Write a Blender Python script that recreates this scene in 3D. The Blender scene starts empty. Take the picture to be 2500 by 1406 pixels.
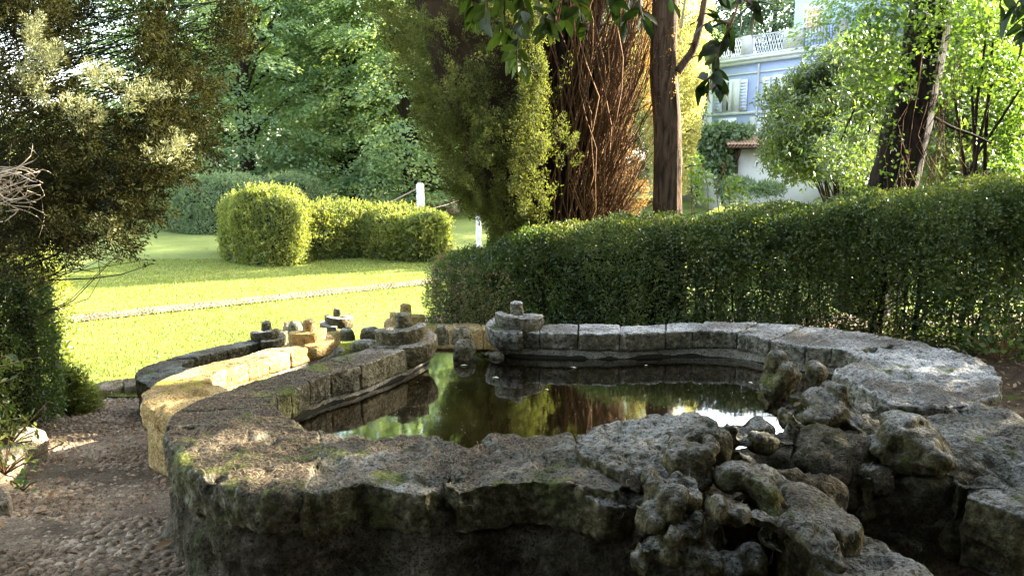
import bpy, bmesh, math, random
import numpy as np
from mathutils import Vector, Matrix, noise as mnoise
from mathutils.bvhtree import BVHTree

# ------------------------------------------------------------------ camera, sky, sun, exposure
scene = bpy.context.scene
C = scene.collection
F_PX, CU, CV, HOR = 1800.0, 1250.0, 703.0, 400.0      # focal length and picture centre of the 2500 px wide photograph
TILT = math.atan((CV - HOR) / F_PX)
CAM_Z = 1.15
cam_data = bpy.data.cameras.new("camera")
cam = bpy.data.objects.new("camera", cam_data)
C.objects.link(cam)
cam.location = (0, 0, CAM_Z)
cam.rotation_euler = (math.radians(90) - TILT, 0, 0)
cam_data.sensor_width = 36.0
cam_data.lens = 36.0 * F_PX / 2500.0
cam_data.clip_start = 0.05
cam_data.clip_end = 2000
scene.camera = cam

SUN_AZ = math.atan2(0.93, 0.37)          # clockwise from +Y
SUN_EL = math.radians(25)
world = bpy.data.worlds.new("World")
scene.world = world
world.use_nodes = True
wn = world.node_tree
wn.nodes.clear()
w_out = wn.nodes.new("ShaderNodeOutputWorld")
w_bg = wn.nodes.new("ShaderNodeBackground")
w_sky = wn.nodes.new("ShaderNodeTexSky")
w_sky.sky_type = 'NISHITA'
w_sky.sun_disc = False
w_sky.sun_elevation = SUN_EL
w_sky.sun_rotation = SUN_AZ
w_sky.air_density = 1.2
w_sky.dust_density = 2.0
w_bg.inputs['Strength'].default_value = 0.15
w_hsv = wn.nodes.new("ShaderNodeHueSaturation")
w_hsv.inputs['Saturation'].default_value = 0.62
wn.links.new(w_sky.outputs[0], w_hsv.inputs['Color'])
wn.links.new(w_hsv.outputs[0], w_bg.inputs[0])
wn.links.new(w_bg.outputs[0], w_out.inputs[0])
sun_d = bpy.data.lights.new("sun", 'SUN')
sun_d.energy = 5.0
sun_d.angle = math.radians(0.5)
sun_d.color = (1.0, 0.91, 0.74)
sun = bpy.data.objects.new("sun", sun_d)
C.objects.link(sun)
SUN_DIR = Vector((math.sin(SUN_AZ) * math.cos(SUN_EL), math.cos(SUN_AZ) * math.cos(SUN_EL), math.sin(SUN_EL)))
sun.rotation_euler = SUN_DIR.to_track_quat('Z', 'Y').to_euler()
sun.location = (20, 10, 20)
scene.view_settings.view_transform = 'Standard'
scene.view_settings.look = 'None'
scene.view_settings.gamma = 1.0
scene.view_settings.exposure = 3.5
scene.cycles.max_bounces = 7
scene.cycles.transparent_max_bounces = 8
scene.cycles.use_denoising = True
scene.cycles.caustics_reflective = False
scene.cycles.caustics_refractive = False
scene.cycles.sample_clamp_indirect = 6.0

# ------------------------------------------------------------------ measuring helpers
_ct, _st = math.cos(TILT), math.sin(TILT)
def ray(u, v):
    x = (u - CU) / F_PX; y = -(v - CV) / F_PX
    return Vector((x, _ct + y * _st, -_st + y * _ct))
def P(u, v, z=0.0):
    r = ray(u, v); t = (z - CAM_Z) / r.z
    return Vector((r.x * t, r.y * t, z))
def W(u, v, Y):
    r = ray(u, v); t = Y / r.y
    return Vector((r.x * t, Y, CAM_Z + r.z * t))
def sz(px, Y): return px * Y / F_PX

rng = np.random.default_rng(7)
random.seed(7)

def _hash(ix, iy, iz, s):
    h = (ix.astype(np.int64) * 374761393 + iy.astype(np.int64) * 668265263 + iz.astype(np.int64) * 2147483647 + s * 144665) & 0xffffffff
    h = ((h ^ (h >> 13)) * 1274126177) & 0xffffffff
    h = ((h ^ (h >> 16)) * 2246822519) & 0xffffffff
    return ((h ^ (h >> 15)) & 0xffffff).astype(np.float64) / 8388607.5 - 1.0
def vn(Pt, s=0):
    i = np.floor(Pt); f = Pt - i; u = f * f * (3 - 2 * f)
    i = i.astype(np.int64)
    x0, y0, z0 = i[:, 0], i[:, 1], i[:, 2]
    def g(a, b, c): return _hash(x0 + a, y0 + b, z0 + c, s)
    x = u[:, 0]; y = u[:, 1]; z = u[:, 2]
    a = g(0,0,0) * (1-x) + g(1,0,0) * x
    b = g(0,1,0) * (1-x) + g(1,1,0) * x
    c = g(0,0,1) * (1-x) + g(1,0,1) * x
    d = g(0,1,1) * (1-x) + g(1,1,1) * x
    return (a * (1-y) + b * y) * (1-z) + (c * (1-y) + d * y) * z
def fbm(Pt, f, o=3, s=0):
    r = 0; a = 1; t = 0
    for k in range(o):
        r = r + a * vn(Pt * f + 17.3 * k, s + k); t += a; a *= .5; f *= 2.03
    return r / t
def sstep(a, b, x):
    t = np.clip((x - a) / (b - a), 0, 1); return t * t * (3 - 2 * t)

# ------------------------------------------------------------------ mesh helpers
def mesh_np(name, V, Fs, attr=None, smooth=False):
    """V (n,3); Fs: array (m,k) or list of such arrays"""
    if not isinstance(Fs, list): Fs = [Fs]
    if attr is None:
        used = np.unique(np.concatenate([np.asarray(f).ravel() for f in Fs]))
        if len(used) < len(V):
            rm = np.zeros(len(V), int); rm[used] = np.arange(len(used)); V = np.asarray(V)[used]; Fs = [rm[np.asarray(f)] for f in Fs]
    me = bpy.data.meshes.new(name)
    V = np.ascontiguousarray(V, dtype=np.float32)
    me.vertices.add(len(V)); me.vertices.foreach_set('co', V.ravel())
    idx = np.concatenate([f.ravel() for f in Fs]).astype(np.int32)
    st = []; o = 0
    for f in Fs:
        st.append(o + np.arange(len(f)) * f.shape[1]); o += f.size
    st = np.concatenate(st).astype(np.int32)
    me.loops.add(len(idx)); me.loops.foreach_set('vertex_index', idx)
    me.polygons.add(len(st)); me.polygons.foreach_set('loop_start', st)
    if smooth: me.polygons.foreach_set('use_smooth', np.ones(len(st), dtype=bool))
    me.update(calc_edges=True)
    if attr is not None:
        a = me.attributes.new('var', 'FLOAT', 'POINT'); a.data.foreach_set('value', np.ascontiguousarray(attr, dtype=np.float32))
    return me
def link(name, me, mat=None, parent=None, loc=None):
    o = bpy.data.objects.new(name, me); C.objects.link(o)
    if mat and me and not me.materials: me.materials.append(mat)
    if parent: o.parent = parent
    if parent and name in ('stems', 'branches', 'creeper_stems', 'dead_twigs', 'twig', 'shoots', 'top_shoots', 'foliage', 'leaves', 'dry_leaves', 'dry_sprays', 'inner_leaves', 'sunny_foliage', 'hanging_sprays', 'sunlit_sprays', 'ivy'): o['kind'] = 'stuff'
    if loc is not None: o.location = loc
    return o
def tag(o, label=None, cat=None, group=None, kind=None):
    if label: o['label'] = label
    if cat: o['category'] = cat
    if group: o['group'] = group
    if kind: o['kind'] = kind
    return o
def empty(name, loc, label=None, cat=None, group=None):
    o = bpy.data.objects.new(name, None); C.objects.link(o); o.location = loc
    o.empty_display_size = .1
    return tag(o, label, cat, group)
def part(name, me, mat, parent):
    """child whose mesh is in world coordinates: keep it there"""
    o = link(name, me, mat, parent)
    o.matrix_parent_inverse = Matrix.Translation(-Vector(parent.location)) if parent.parent is None else Matrix.Identity(4)
    return o
def vnorm(V, F):
    N = np.zeros_like(V)
    for k in ([F] if not isinstance(F, list) else F):
        a = V[k[:, 0]]; b = V[k[:, 1]]; c = V[k[:, 2]]
        n = np.cross(b - a, c - a)
        if k.shape[1] == 4:
            n = np.cross(c - a, V[k[:, 3]] - b)
        for j in range(k.shape[1]): np.add.at(N, k[:, j], n)
    l = np.linalg.norm(N, axis=1, keepdims=True); l[l == 0] = 1
    return N / l
def roughen(V, F, amps, pits=None, seed=0):
    N = vnorm(V, F)
    d = np.zeros(len(V))
    for f, a, o in amps:
        d += a * fbm(V, f, o, seed) if o > 0 else a * (.45 - 2.2 * np.abs(fbm(V, f, -o, seed + 31)))
    if pits:
        for f, dep in pits:
            d -= dep * sstep(.28, .62, fbm(V, f, 2, seed + 50))
    return V + N * d[:, None]
_cg = {}
def cube_grid(a, b, c):
    key = (a, b, c)
    if key in _cg: return _cg[key]
    pts = []; qs = []; o = 0
    def face(n, m, fn, flip):
        nonlocal o
        i, j = np.meshgrid(np.arange(n + 1), np.arange(m + 1), indexing='ij')
        p = fn(i.ravel() / n, j.ravel() / m); pts.append(p)
        ii, jj = np.meshgrid(np.arange(n), np.arange(m), indexing='ij'); ii = ii.ravel(); jj = jj.ravel()
        w = m + 1
        q = np.stack([ii * w + jj, (ii + 1) * w + jj, (ii + 1) * w + jj + 1, ii * w + jj + 1], 1) + o
        if flip: q = q[:, ::-1]
        qs.append(q); o += len(p)
    S = lambda *x: np.stack(np.broadcast_arrays(*x), 1).astype(float)
    face(a, b, lambda s, t: S(s, t, np.ones_like(s)), False)
    face(a, b, lambda s, t: S(s, t, np.zeros_like(s)), True)
    face(a, c, lambda s, t: S(s, np.zeros_like(s), t), False)
    face(a, c, lambda s, t: S(s, np.ones_like(s), t), True)
    face(b, c, lambda s, t: S(np.ones_like(s), s, t), False)
    face(b, c, lambda s, t: S(np.zeros_like(s), s, t), True)
    p = np.concatenate(pts); q = np.concatenate(qs)
    k = np.round(p * 9973).astype(np.int64); k = k[:, 0] * 100000000 + k[:, 1] * 10000 + k[:, 2]
    _, first, inv = np.unique(k, return_index=True, return_inverse=True)
    _cg[key] = (p[first], inv.ravel()[q]); return _cg[key]
def catmull(pts, t):
    """pts (n,2|3), t in [0,n-1] array"""
    pts = np.asarray(pts, float); n = len(pts)
    t = np.clip(t, 0, n - 1 - 1e-9); i = np.floor(t).astype(int); f = (t - i)[:, None]
    p0 = np.where((i == 0)[:, None], 2 * pts[0] - pts[1], pts[np.maximum(i - 1, 0)]); p1 = pts[i]; p2 = pts[i + 1]
    p3 = np.where((i + 2 > n - 1)[:, None], 2 * pts[-1] - pts[-2], pts[np.minimum(i + 2, n - 1)])
    return .5 * (2 * p1 + (p2 - p0) * f + (2 * p0 - 5 * p1 + 4 * p2 - p3) * f * f + (3 * p1 - p0 - 3 * p2 + p3) * f ** 3)
def cblock(inner, outer, t0, t1, z0, z1, res=.014, rnd=.014, gap=.004, amps=((5, .012, 2), (22, .006, 3)), pits=((45, .006),), seed=0, dz=0.):
    a = catmull(inner, np.array([t0, t1])); b = catmull(outer, np.array([t0, t1]))
    L = max(np.linalg.norm(a[1] - a[0]), np.linalg.norm(b[1] - b[0])); Wd = np.linalg.norm(a - b, axis=1).mean(); Hh = z1 - z0
    n = lambda x: int(max(2, min(60, round(x / res))))
    p, q = cube_grid(n(L), n(Wd), n(Hh))
    dims = np.array([L, Wd, Hh]); Q = p * dims
    c = np.clip(Q, rnd, dims - rnd); d = Q - c; l = np.linalg.norm(d, axis=1, keepdims=True); l[l == 0] = 1
    Q = c + d / l * rnd
    s = Q / dims
    tt = t0 + (t1 - t0) * (gap / 2 / L + s[:, 0] * (1 - gap / L))
    I = catmull(inner, tt); O = catmull(outer, tt)
    xy = I * (1 - s[:, 1:2]) + O * s[:, 1:2]
    V = np.column_stack([xy, z0 + s[:, 2] * Hh + dz])
    # orientation check
    e1 = catmull(inner, np.array([t1]))[0] - catmull(inner, np.array([t0]))[0]; e2 = b[0] - a[0]
    if e1[0] * e2[1] - e1[1] * e2[0] < 0: q = q[:, ::-1]
    V = roughen(V, q, amps, pits, seed)
    return V, q
def box(x0, x1, y0, y1, z0, z1):
    V = np.array([(x, y, z) for z in (z0, z1) for y in (y0, y1) for x in (x0, x1)], float)
    Fq = np.array([(0, 2, 3, 1), (4, 5, 7, 6), (0, 1, 5, 4), (2, 6, 7, 3), (0, 4, 6, 2), (1, 3, 7, 5)])
    return V, Fq
def xf(V, M):
    M = np.array(M); return V @ M[:3, :3].T + M[:3, 3]
class Acc:
    def __init__(s): s.V = []; s.F = []; s.n = 0; s.A = []
    def add(s, V, Fq, a=None):
        s.V.append(V); s.F.append(np.asarray(Fq) + s.n); s.n += len(V)
        if a is not None: s.A.append(np.broadcast_to(a, (len(V),)))
    def me(s, name, smooth=False):
        by = {}
        for f in s.F: by.setdefault(f.shape[1], []).append(f)
        return mesh_np(name, np.concatenate(s.V), [np.concatenate(x) for x in by.values()], np.concatenate(s.A) if s.A else None, smooth)
def tube(pts, rad, seg=6, cap=True, ridge=0, seed=0):
    pts = np.asarray(pts, float); rad = np.broadcast_to(np.asarray(rad, float), (len(pts),))
    d = np.gradient(pts, axis=0); d /= np.maximum(np.linalg.norm(d, axis=1, keepdims=True), 1e-9)
    up = np.array([0, 0, 1.]) if abs(d[0, 2]) < .9 else np.array([1., 0, 0])
    a = np.cross(d, up); a /= np.maximum(np.linalg.norm(a, axis=1, keepdims=True), 1e-9)
    b = np.cross(d, a)
    th = np.linspace(0, 2 * np.pi, seg, endpoint=False)
    R = rad[:, None] * np.ones(seg)
    if ridge:
        zz = np.arange(len(pts))[:, None] * np.ones(seg)
        q = np.column_stack([(np.cos(th)[None, :] * 3.2 + 0 * zz).ravel(), (np.sin(th)[None, :] * 3.2 + 0 * zz).ravel(), (zz * .11).ravel()])
        R = R * (1 + ridge * fbm(q, 1.0, 4, seed).reshape(R.shape))
    V = (pts[:, None, :] + R[..., None] * (np.cos(th)[None, :, None] * a[:, None, :] + np.sin(th)[None, :, None] * b[:, None, :])).reshape(-1, 3)
    i, j = np.meshgrid(np.arange(len(pts) - 1), np.arange(seg), indexing='ij'); i = i.ravel(); j = j.ravel(); j2 = (j + 1) % seg
    Fq = np.stack([i * seg + j, i * seg + j2, (i + 1) * seg + j2, (i + 1) * seg + j], 1)
    return V, Fq
def tubes(name, lst, seg=5):
    A = Acc()
    for p, r in lst: A.add(*tube(p, r, seg))
    return A.me(name, True)
def to_np(me):
    V = np.empty(len(me.vertices) * 3, np.float32); me.vertices.foreach_get('co', V)
    L = np.empty(len(me.loops), np.int32); me.loops.foreach_get('vertex_index', L)
    lt = np.empty(len(me.polygons), np.int32); me.polygons.foreach_get('loop_total', lt)
    ls = np.empty(len(me.polygons), np.int32); me.polygons.foreach_get('loop_start', ls)
    Fs = []
    for k in (3, 4):
        m = lt == k
        if m.any(): Fs.append(L[ls[m][:, None] + np.arange(k)])
    return V.reshape(-1, 3).astype(float), Fs
def remesh(bm, vox):
    me = bpy.data.meshes.new("tmp"); bm.to_mesh(me); bm.free()
    o = bpy.data.objects.new("tmp", me); C.objects.link(o)
    m = o.modifiers.new("r", 'REMESH'); m.mode = 'VOXEL'; m.voxel_size = vox
    dg = bpy.context.evaluated_depsgraph_get(); dg.update()
    m2 = bpy.data.meshes.new_from_object(o.evaluated_get(dg))
    V, Fs = to_np(m2)
    bpy.data.objects.remove(o); bpy.data.meshes.remove(me); bpy.data.meshes.remove(m2)
    return V, Fs
def relax(V, Fs, it=2):
    E = []
    for f in Fs:
        for k in range(f.shape[1]): E.append(np.stack([f[:, k], f[:, (k + 1) % f.shape[1]]], 1))
    E = np.concatenate(E)
    for _ in range(it):
        S = np.zeros_like(V); n = np.zeros(len(V))
        np.add.at(S, E[:, 0], V[E[:, 1]]); np.add.at(S, E[:, 1], V[E[:, 0]]); np.add.at(n, E[:, 0], 1); np.add.at(n, E[:, 1], 1)
        V = .4 * V + .6 * S / np.maximum(n, 1)[:, None]
    return V
def blob_bm(blobs):
    """blobs: (center, (rx,ry,rz), (euler)) """
    bm = bmesh.new()
    for c, r, e in blobs:
        from mathutils import Euler
        M = Matrix.Translation(c) @ Euler(e).to_matrix().to_4x4() @ Matrix.Diagonal((r[0], r[1], r[2], 1))
        vs = bmesh.ops.create_icosphere(bm, subdivisions=4, radius=1)['verts']
        nrng = np.random.default_rng(int(abs(c[0] * 7919 + c[1] * 104729 + c[2] * 1299709) * 10) % 2 ** 31)
        co = np.array([v.co for v in vs])
        for _ in range(9):            # chop flats off the round shape, as broken stone has
            nn = nrng.normal(size=3); nn /= np.linalg.norm(nn); d_ = nrng.uniform(.45, .80)
            co = co - nn * np.maximum(0, co @ nn - d_)[:, None] * .92
        co *= 1.2
        for v, p_ in zip(vs, co): v.co = M @ Vector(p_)
    return bm
def poly_bm(pts, z0, z1, slope=None):
    bm = bmesh.new(); n = len(pts)
    zf = slope or (lambda x, y: 0)
    t = [bm.verts.new((p[0], p[1], z1 + zf(p[0], p[1]))) for p in pts]; b = [bm.verts.new((p[0], p[1], z0)) for p in pts]
    bm.faces.new(t); bm.faces.new(b[::-1])
    for i in range(n): bm.faces.new((t[i], b[i], b[(i + 1) % n], t[(i + 1) % n]))
    bmesh.ops.triangulate(bm, faces=bm.faces[:]); bmesh.ops.recalc_face_normals(bm, faces=bm.faces[:])
    return bm
STONES = []     # (V, Fs) of near stones, for the litter that lies on them
def rock(name, bm, mat, parent, vox=.014, amps=((3, .03, 2), (5, .022, -2), (13, .007, -3), (34, .0045, 3)), pits=((5, .035), (12, .014), (30, .009), (60, .004)), seed=0, rl=2, keep=True):
    V, Fs = remesh(bm, vox); V = relax(V, Fs, rl); V = roughen(V, Fs, amps, pits, seed)
    if keep: STONES.append((V, Fs))
    return part(name, mesh_np(name, V, Fs, smooth=True), mat, parent)

# ------------------------------------------------------------------ materials
def nm(name):
    m = bpy.data.materials.new(name); m.use_nodes = True; nt = m.node_tree; nt.nodes.clear()
    out = nt.nodes.new("ShaderNodeOutputMaterial"); return m, nt, out
def N(nt, t, **k):
    n = nt.nodes.new(t)
    for a, v in k.items():
        if a.startswith('i_'): n.inputs[a[2:].replace('_', ' ')].default_value = v
        else: setattr(n, a, v)
    return n
def ramp(nt, fac, stops, interp='LINEAR'):
    r = nt.nodes.new("ShaderNodeValToRGB"); r.color_ramp.interpolation = interp
    while len(r.color_ramp.elements) > 1: r.color_ramp.elements.remove(r.color_ramp.elements[-1])
    for i, (p, c) in enumerate(stops):
        e = r.color_ramp.elements[0] if i == 0 else r.color_ramp.elements.new(p)
        e.position = p; e.color = (*c, 1) if len(c) == 3 else c
    nt.links.new(fac, r.inputs[0]); return r.outputs[0]
def mixc(nt, fac, a, b, mode='MIX'):
    m = nt.nodes.new("ShaderNodeMix"); m.data_type = 'RGBA'; m.blend_type = mode
    for s, v in ((0, fac), (6, a), (7, b)):
        if hasattr(v, 'is_output'): nt.links.new(v, m.inputs[s])
        else: m.inputs[s].default_value = v if s == 0 else ((*v, 1) if len(v) == 3 else v)
    return m.outputs[2]
def math_(nt, op, a, b=0., clamp=False):
    m = nt.nodes.new("ShaderNodeMath"); m.operation = op; m.use_clamp = clamp
    for s, v in ((0, a), (1, b)):
        if hasattr(v, 'is_output'): nt.links.new(v, m.inputs[s])
        else: m.inputs[s].default_value = v
    return m.outputs[0]
def tnoise(nt, vec, sc, det=4, rough=.55, dist=0):
    n = nt.nodes.new("ShaderNodeTexNoise"); n.inputs['Scale'].default_value = sc; n.inputs['Detail'].default_value = det
    n.inputs['Roughness'].default_value = rough; n.inputs['Distortion'].default_value = dist
    nt.links.new(vec, n.inputs['Vector']); return n.outputs['Fac']
def geo(nt): return nt.nodes.new("ShaderNodeNewGeometry")
def bump(nt, h, strength, dist, nrm=None):
    b = nt.nodes.new("ShaderNodeBump"); b.inputs['Strength'].default_value = strength; b.inputs['Distance'].default_value = dist
    nt.links.new(h, b.inputs['Height'])
    if nrm: nt.links.new(nrm, b.inputs['Normal'])
    return b.outputs[0]
def pbsdf(nt, out, col, rough=.8, spec=.3, nrm=None):
    p = nt.nodes.new("ShaderNodeBsdfPrincipled")
    if hasattr(col, 'is_output'): nt.links.new(col, p.inputs['Base Color'])
    else: p.inputs['Base Color'].default_value = (*col, 1)
    if hasattr(rough, 'is_output'): nt.links.new(rough, p.inputs['Roughness'])
    else: p.inputs['Roughness'].default_value = rough
    p.inputs['Specular IOR Level'].default_value = spec
    if nrm: nt.links.new(nrm, p.inputs['Normal'])
    if out: nt.links.new(p.outputs[0], out.inputs[0])
    return p
def m_plain(name, col, rough=.7, spec=.3, var=.12, sc=8, bmp=0):
    m, nt, out = nm(name); g = geo(nt)
    f = tnoise(nt, g.outputs['Position'], sc, 5)
    c = mixc(nt, f, tuple(x * (1 - var * 1.6) for x in col), tuple(min(1, x * (1 + var * 1.6)) for x in col))
    pbsdf(nt, out, c, rough, spec, bump(nt, f, bmp, .02) if bmp else None); return m
def m_stone(name, dark, mid, light, moss=0., litter=0., lichen=.5, mosscol=(.10, .13, .02), scale=1., bmp=.95, algae_shade=0., toplich=0.):
    m, nt, out = nm(name); g = geo(nt); pos = g.outputs['Position']
    sep = N(nt, "ShaderNodeSeparateXYZ"); nt.links.new(g.outputs['Normal'], sep.inputs[0]); up = sep.outputs['Z']
    n1 = tnoise(nt, pos, 4 * scale, 6, .62); n2 = tnoise(nt, pos, 26 * scale, 6, .7); n3 = tnoise(nt, pos, 95 * scale, 4, .7); n4 = tnoise(nt, pos, 1.3 * scale, 4)
    c = ramp(nt, math_(nt, 'ADD', math_(nt, 'MULTIPLY', n1, .55), math_(nt, 'MULTIPLY', n2, .45)), [(.36, dark), (.5, mid), (.64, light)])
    # fine dark speckle (weathered pores)
    c = mixc(nt, ramp(nt, n3, [(.36, (1, 1, 1)), (.5, (0, 0, 0))]), c, tuple(x * .35 for x in dark))
    # pale lichen in blotches
    lf = ramp(nt, math_(nt, 'ADD', math_(nt, 'MULTIPLY', n2, .6), math_(nt, 'MULTIPLY', n4, .4)), [(.53 - .06 * lichen, (0, 0, 0)), (.60 - .04 * lichen, (1, 1, 1))])
    c = mixc(nt, math_(nt, 'MULTIPLY', lf, .75 * lichen), c, tuple(min(1, x * 1.35) for x in light))
    if toplich:
        tl = math_(nt, 'MULTIPLY', ramp(nt, up, [(.55, (0, 0, 0)), (.9, (1, 1, 1))]), ramp(nt, math_(nt, 'ADD', math_(nt, 'MULTIPLY', n2, .6), math_(nt, 'MULTIPLY', n1, .4)), [(.42, (0, 0, 0)), (.56, (1, 1, 1))]))
        c = mixc(nt, math_(nt, 'MULTIPLY', tl, toplich), c, ramp(nt, n3, [(.38, mid), (.5, (.62, .62, .6))]))
    if algae_shade:  # olive algae, plus shade painted onto faces that do not look up
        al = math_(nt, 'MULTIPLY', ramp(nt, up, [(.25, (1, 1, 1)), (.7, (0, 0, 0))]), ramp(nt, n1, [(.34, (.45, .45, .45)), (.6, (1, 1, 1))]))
        c = mixc(nt, math_(nt, 'MULTIPLY', al, algae_shade), c, ramp(nt, n2, [(.38, (.02, .017, .006)), (.55, (.085, .07, .025)), (.68, (.17, .15, .08))]))
    if litter:
        lm = math_(nt, 'MULTIPLY', ramp(nt, up, [(.75, (0, 0, 0)), (.93, (1, 1, 1))]), ramp(nt, math_(nt, 'ADD', math_(nt, 'MULTIPLY', n4, .5), math_(nt, 'MULTIPLY', n2, .5)), [(.55 - .25 * litter, (0, 0, 0)), (.62 - .22 * litter, (1, 1, 1))]))
        c = mixc(nt, math_(nt, 'MULTIPLY', lm, .9), c, ramp(nt, n3, [(.35, (.014, .010, .006)), (.5, (.058, .042, .026)), (.65, (.15, .115, .07))]))
    if moss:
        mf = tnoise(nt, pos, 3.1 * scale, 5, .65)
        mm = math_(nt, 'MULTIPLY', ramp(nt, up, [(-.2, (.35, .35, .35)), (.6, (1, 1, 1))]), ramp(nt, mf, [(.62 - .2 * moss, (0, 0, 0)), (.70 - .2 * moss, (1, 1, 1))]))
        c = mixc(nt, math_(nt, 'MULTIPLY', mm, .85), c, ramp(nt, n3, [(.35, tuple(x * .4 for x in mosscol)), (.65, mosscol)]))
    v = nt.nodes.new("ShaderNodeTexVoronoi"); v.inputs['Scale'].default_value = 55 * scale; nt.links.new(pos, v.inputs['Vector'])
    h = math_(nt, 'ADD', math_(nt, 'MULTIPLY', n2, 1.0), math_(nt, 'ADD', math_(nt, 'MULTIPLY', n3, .5), math_(nt, 'MULTIPLY', v.outputs['Distance'], .35)))
    pbsdf(nt, out, c, .93, .12, bump(nt, h, bmp, .022)); return m
def m_leaf(name, cols, tr=.45, trc=None, rough=.5, spec=.35, clump=.5, csc=3.):
    m, nt, out = nm(name); g = geo(nt)
    at = N(nt, "ShaderNodeAttribute", attribute_name='var')
    cl = tnoise(nt, g.outputs['Position'], csc, 2)
    f = math_(nt, 'ADD', math_(nt, 'MULTIPLY', at.outputs['Fac'], 1 - clump), math_(nt, 'MULTIPLY', ramp(nt, cl, [(.3, (0, 0, 0)), (.7, (1, 1, 1))]), clump))
    c = ramp(nt, f, [(i / max(1, len(cols) - 1), x) for i, x in enumerate(cols)])
    p = pbsdf(nt, None, c, rough, spec)
    t = N(nt, "ShaderNodeBsdfTranslucent")
    tc = mixc(nt, 1., c, trc or (1.6, 1.7, .7), 'MULTIPLY'); nt.links.new(tc, t.inputs[0])
    mx = N(nt, "ShaderNodeMixShader"); mx.inputs[0].default_value = tr
    nt.links.new(p.outputs[0], mx.inputs[1]); nt.links.new(t.outputs[0], mx.inputs[2]); nt.links.new(mx.outputs[0], out.inputs[0])
    return m
def m_bark(name, dark, light, sc=1., moss=0):
    m, nt, out = nm(name); g = geo(nt)
    mp = N(nt, "ShaderNodeMapping"); mp.inputs['Scale'].default_value = (9 * sc, 9 * sc, 1.3 * sc); nt.links.new(g.outputs['Position'], mp.inputs[0])
    n1 = tnoise(nt, mp.outputs[0], 2.2, 6, .7, .6); n2 = tnoise(nt, g.outputs['Position'], 2 * sc, 3)
    c = ramp(nt, n1, [(.38, dark), (.62, light)])
    c = mixc(nt, math_(nt, 'MULTIPLY', n2, .5), c, tuple(x * .6 for x in dark))
    if moss: c = mixc(nt, ramp(nt, n2, [(.5, (0, 0, 0)), (.62, (moss,) * 3)]), c, (.05, .06, .015))
    pbsdf(nt, out, c, .9, .15, bump(nt, n1, .9, .03)); return m

M = {}
M['stone_dark'] = m_stone('stone_mossy_dark', (.026, .025, .013), (.09, .085, .05), (.24, .23, .17), moss=.36, litter=.4, lichen=.5, algae_shade=.8, toplich=.3)
M['stone_litter'] = m_stone('stone_with_needles', (.04, .038, .026), (.11, .10, .07), (.29, .28, .22), moss=.56, litter=.9, lichen=.45, mosscol=(.13, .15, .03), algae_shade=.6)
M['stone_pale'] = m_stone('stone_pale_lichen', (.05, .048, .036), (.17, .165, .135), (.42, .42, .38), moss=.05, litter=.3, lichen=.8, algae_shade=.85, toplich=.85)
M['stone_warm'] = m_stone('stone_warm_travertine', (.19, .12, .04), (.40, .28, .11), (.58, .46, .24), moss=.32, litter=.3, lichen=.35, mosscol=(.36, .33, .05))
M['stone_volute'] = m_stone('stone_volute', (.05, .042, .02), (.15, .13, .07), (.36, .34, .25), moss=.3, litter=.3, lichen=.6, algae_shade=.6, toplich=.5)
M['stone_rock'] = m_stone('stone_tufa_rock', (.018, .016, .008), (.066, .06, .033), (.21, .195, .14), moss=.2, litter=.15, lichen=.3, algae_shade=.85, toplich=.3)
M['stone_wall'] = m_stone('stone_rough_wall', (.018, .014, .007), (.066, .055, .032), (.18, .155, .11), moss=.4, litter=0, lichen=.2, mosscol=(.035, .05, .01))
M['plaster'] = m_stone('basin_plaster', (.12, .1, .07), (.24, .22, .17), (.36, .34, .28), lichen=.3, bmp=.35)
M['kerb'] = m_stone('kerb_stone', (.1, .08, .05), (.26, .21, .14), (.42, .36, .26), moss=.15, litter=.4, lichen=.4)
M['pebble'] = m_stone('river_pebble', (.07, .048, .028), (.20, .145, .09), (.40, .32, .22), lichen=.15, scale=.7, bmp=.15)
M['strip_pebble'] = m_stone('half_buried_pebble', (.07, .075, .035), (.17, .155, .095), (.33, .30, .23), lichen=.1, bmp=.15)
M['pool_silt'] = m_plain('pool_silt', (.075, .062, .032), .9, .1, .5, 5)
M['wet_band'] = m_plain('wet_algae_band', (.02, .019, .011), .85, .1, .3, 20)
M['soil'] = m_stone('leaf_litter_soil', (.03, .02, .012), (.075, .05, .03), (.15, .105, .06), moss=.1, litter=.2, lichen=.1)
M['bedding'] = m_stone('path_bedding', (.06, .042, .026), (.16, .118, .076), (.28, .215, .145), moss=0, litter=.1, lichen=.1)
M['bark'] = m_bark('cypress_bark', (.035, .02, .012), (.16, .1, .06))
M['bark_dark'] = m_bark('dark_bark', (.007, .005, .0035), (.042, .027, .017))
M['bark_grey'] = m_bark('grey_bark', (.03, .02, .012), (.17, .11, .065), 1.2)
M['needle'] = m_plain('fallen_needle', (.19, .15, .10), .9, .05, .45, 30)
M['twig'] = m_plain('twig_brown', (.13, .07, .03), .8, .1, .3, 20)
M['twig_red'] = m_plain('cypress_twig_red_brown', (.13, .07, .032), .8, .1, .45, 14)
M['twig_pale'] = m_plain('dead_twig_pale', (.42, .34, .24), .8, .1, .2, 20)
M['leaf_hedge'] = m_leaf('privet_leaf', [(.020, .036, .010), (.055, .085, .02), (.11, .14, .035), (.16, .155, .055)], .4, (1.25, 1.45, .6), clump=.45, csc=2.2, spec=.5, rough=.38)
M['leaf_cyp'] = m_leaf('cypress_foliage', [(.036, .042, .012), (.11, .122, .036), (.23, .225, .075)], .3, clump=.3, csc=4, spec=.12, rough=.7)
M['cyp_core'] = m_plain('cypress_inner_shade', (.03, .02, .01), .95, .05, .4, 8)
M['leaf_cyp_brown'] = m_leaf('cypress_dry_foliage', [(.10, .055, .02), (.25, .155, .06), (.42, .31, .14)], .6, (1.8, 1.5, .9), clump=.3)
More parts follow.
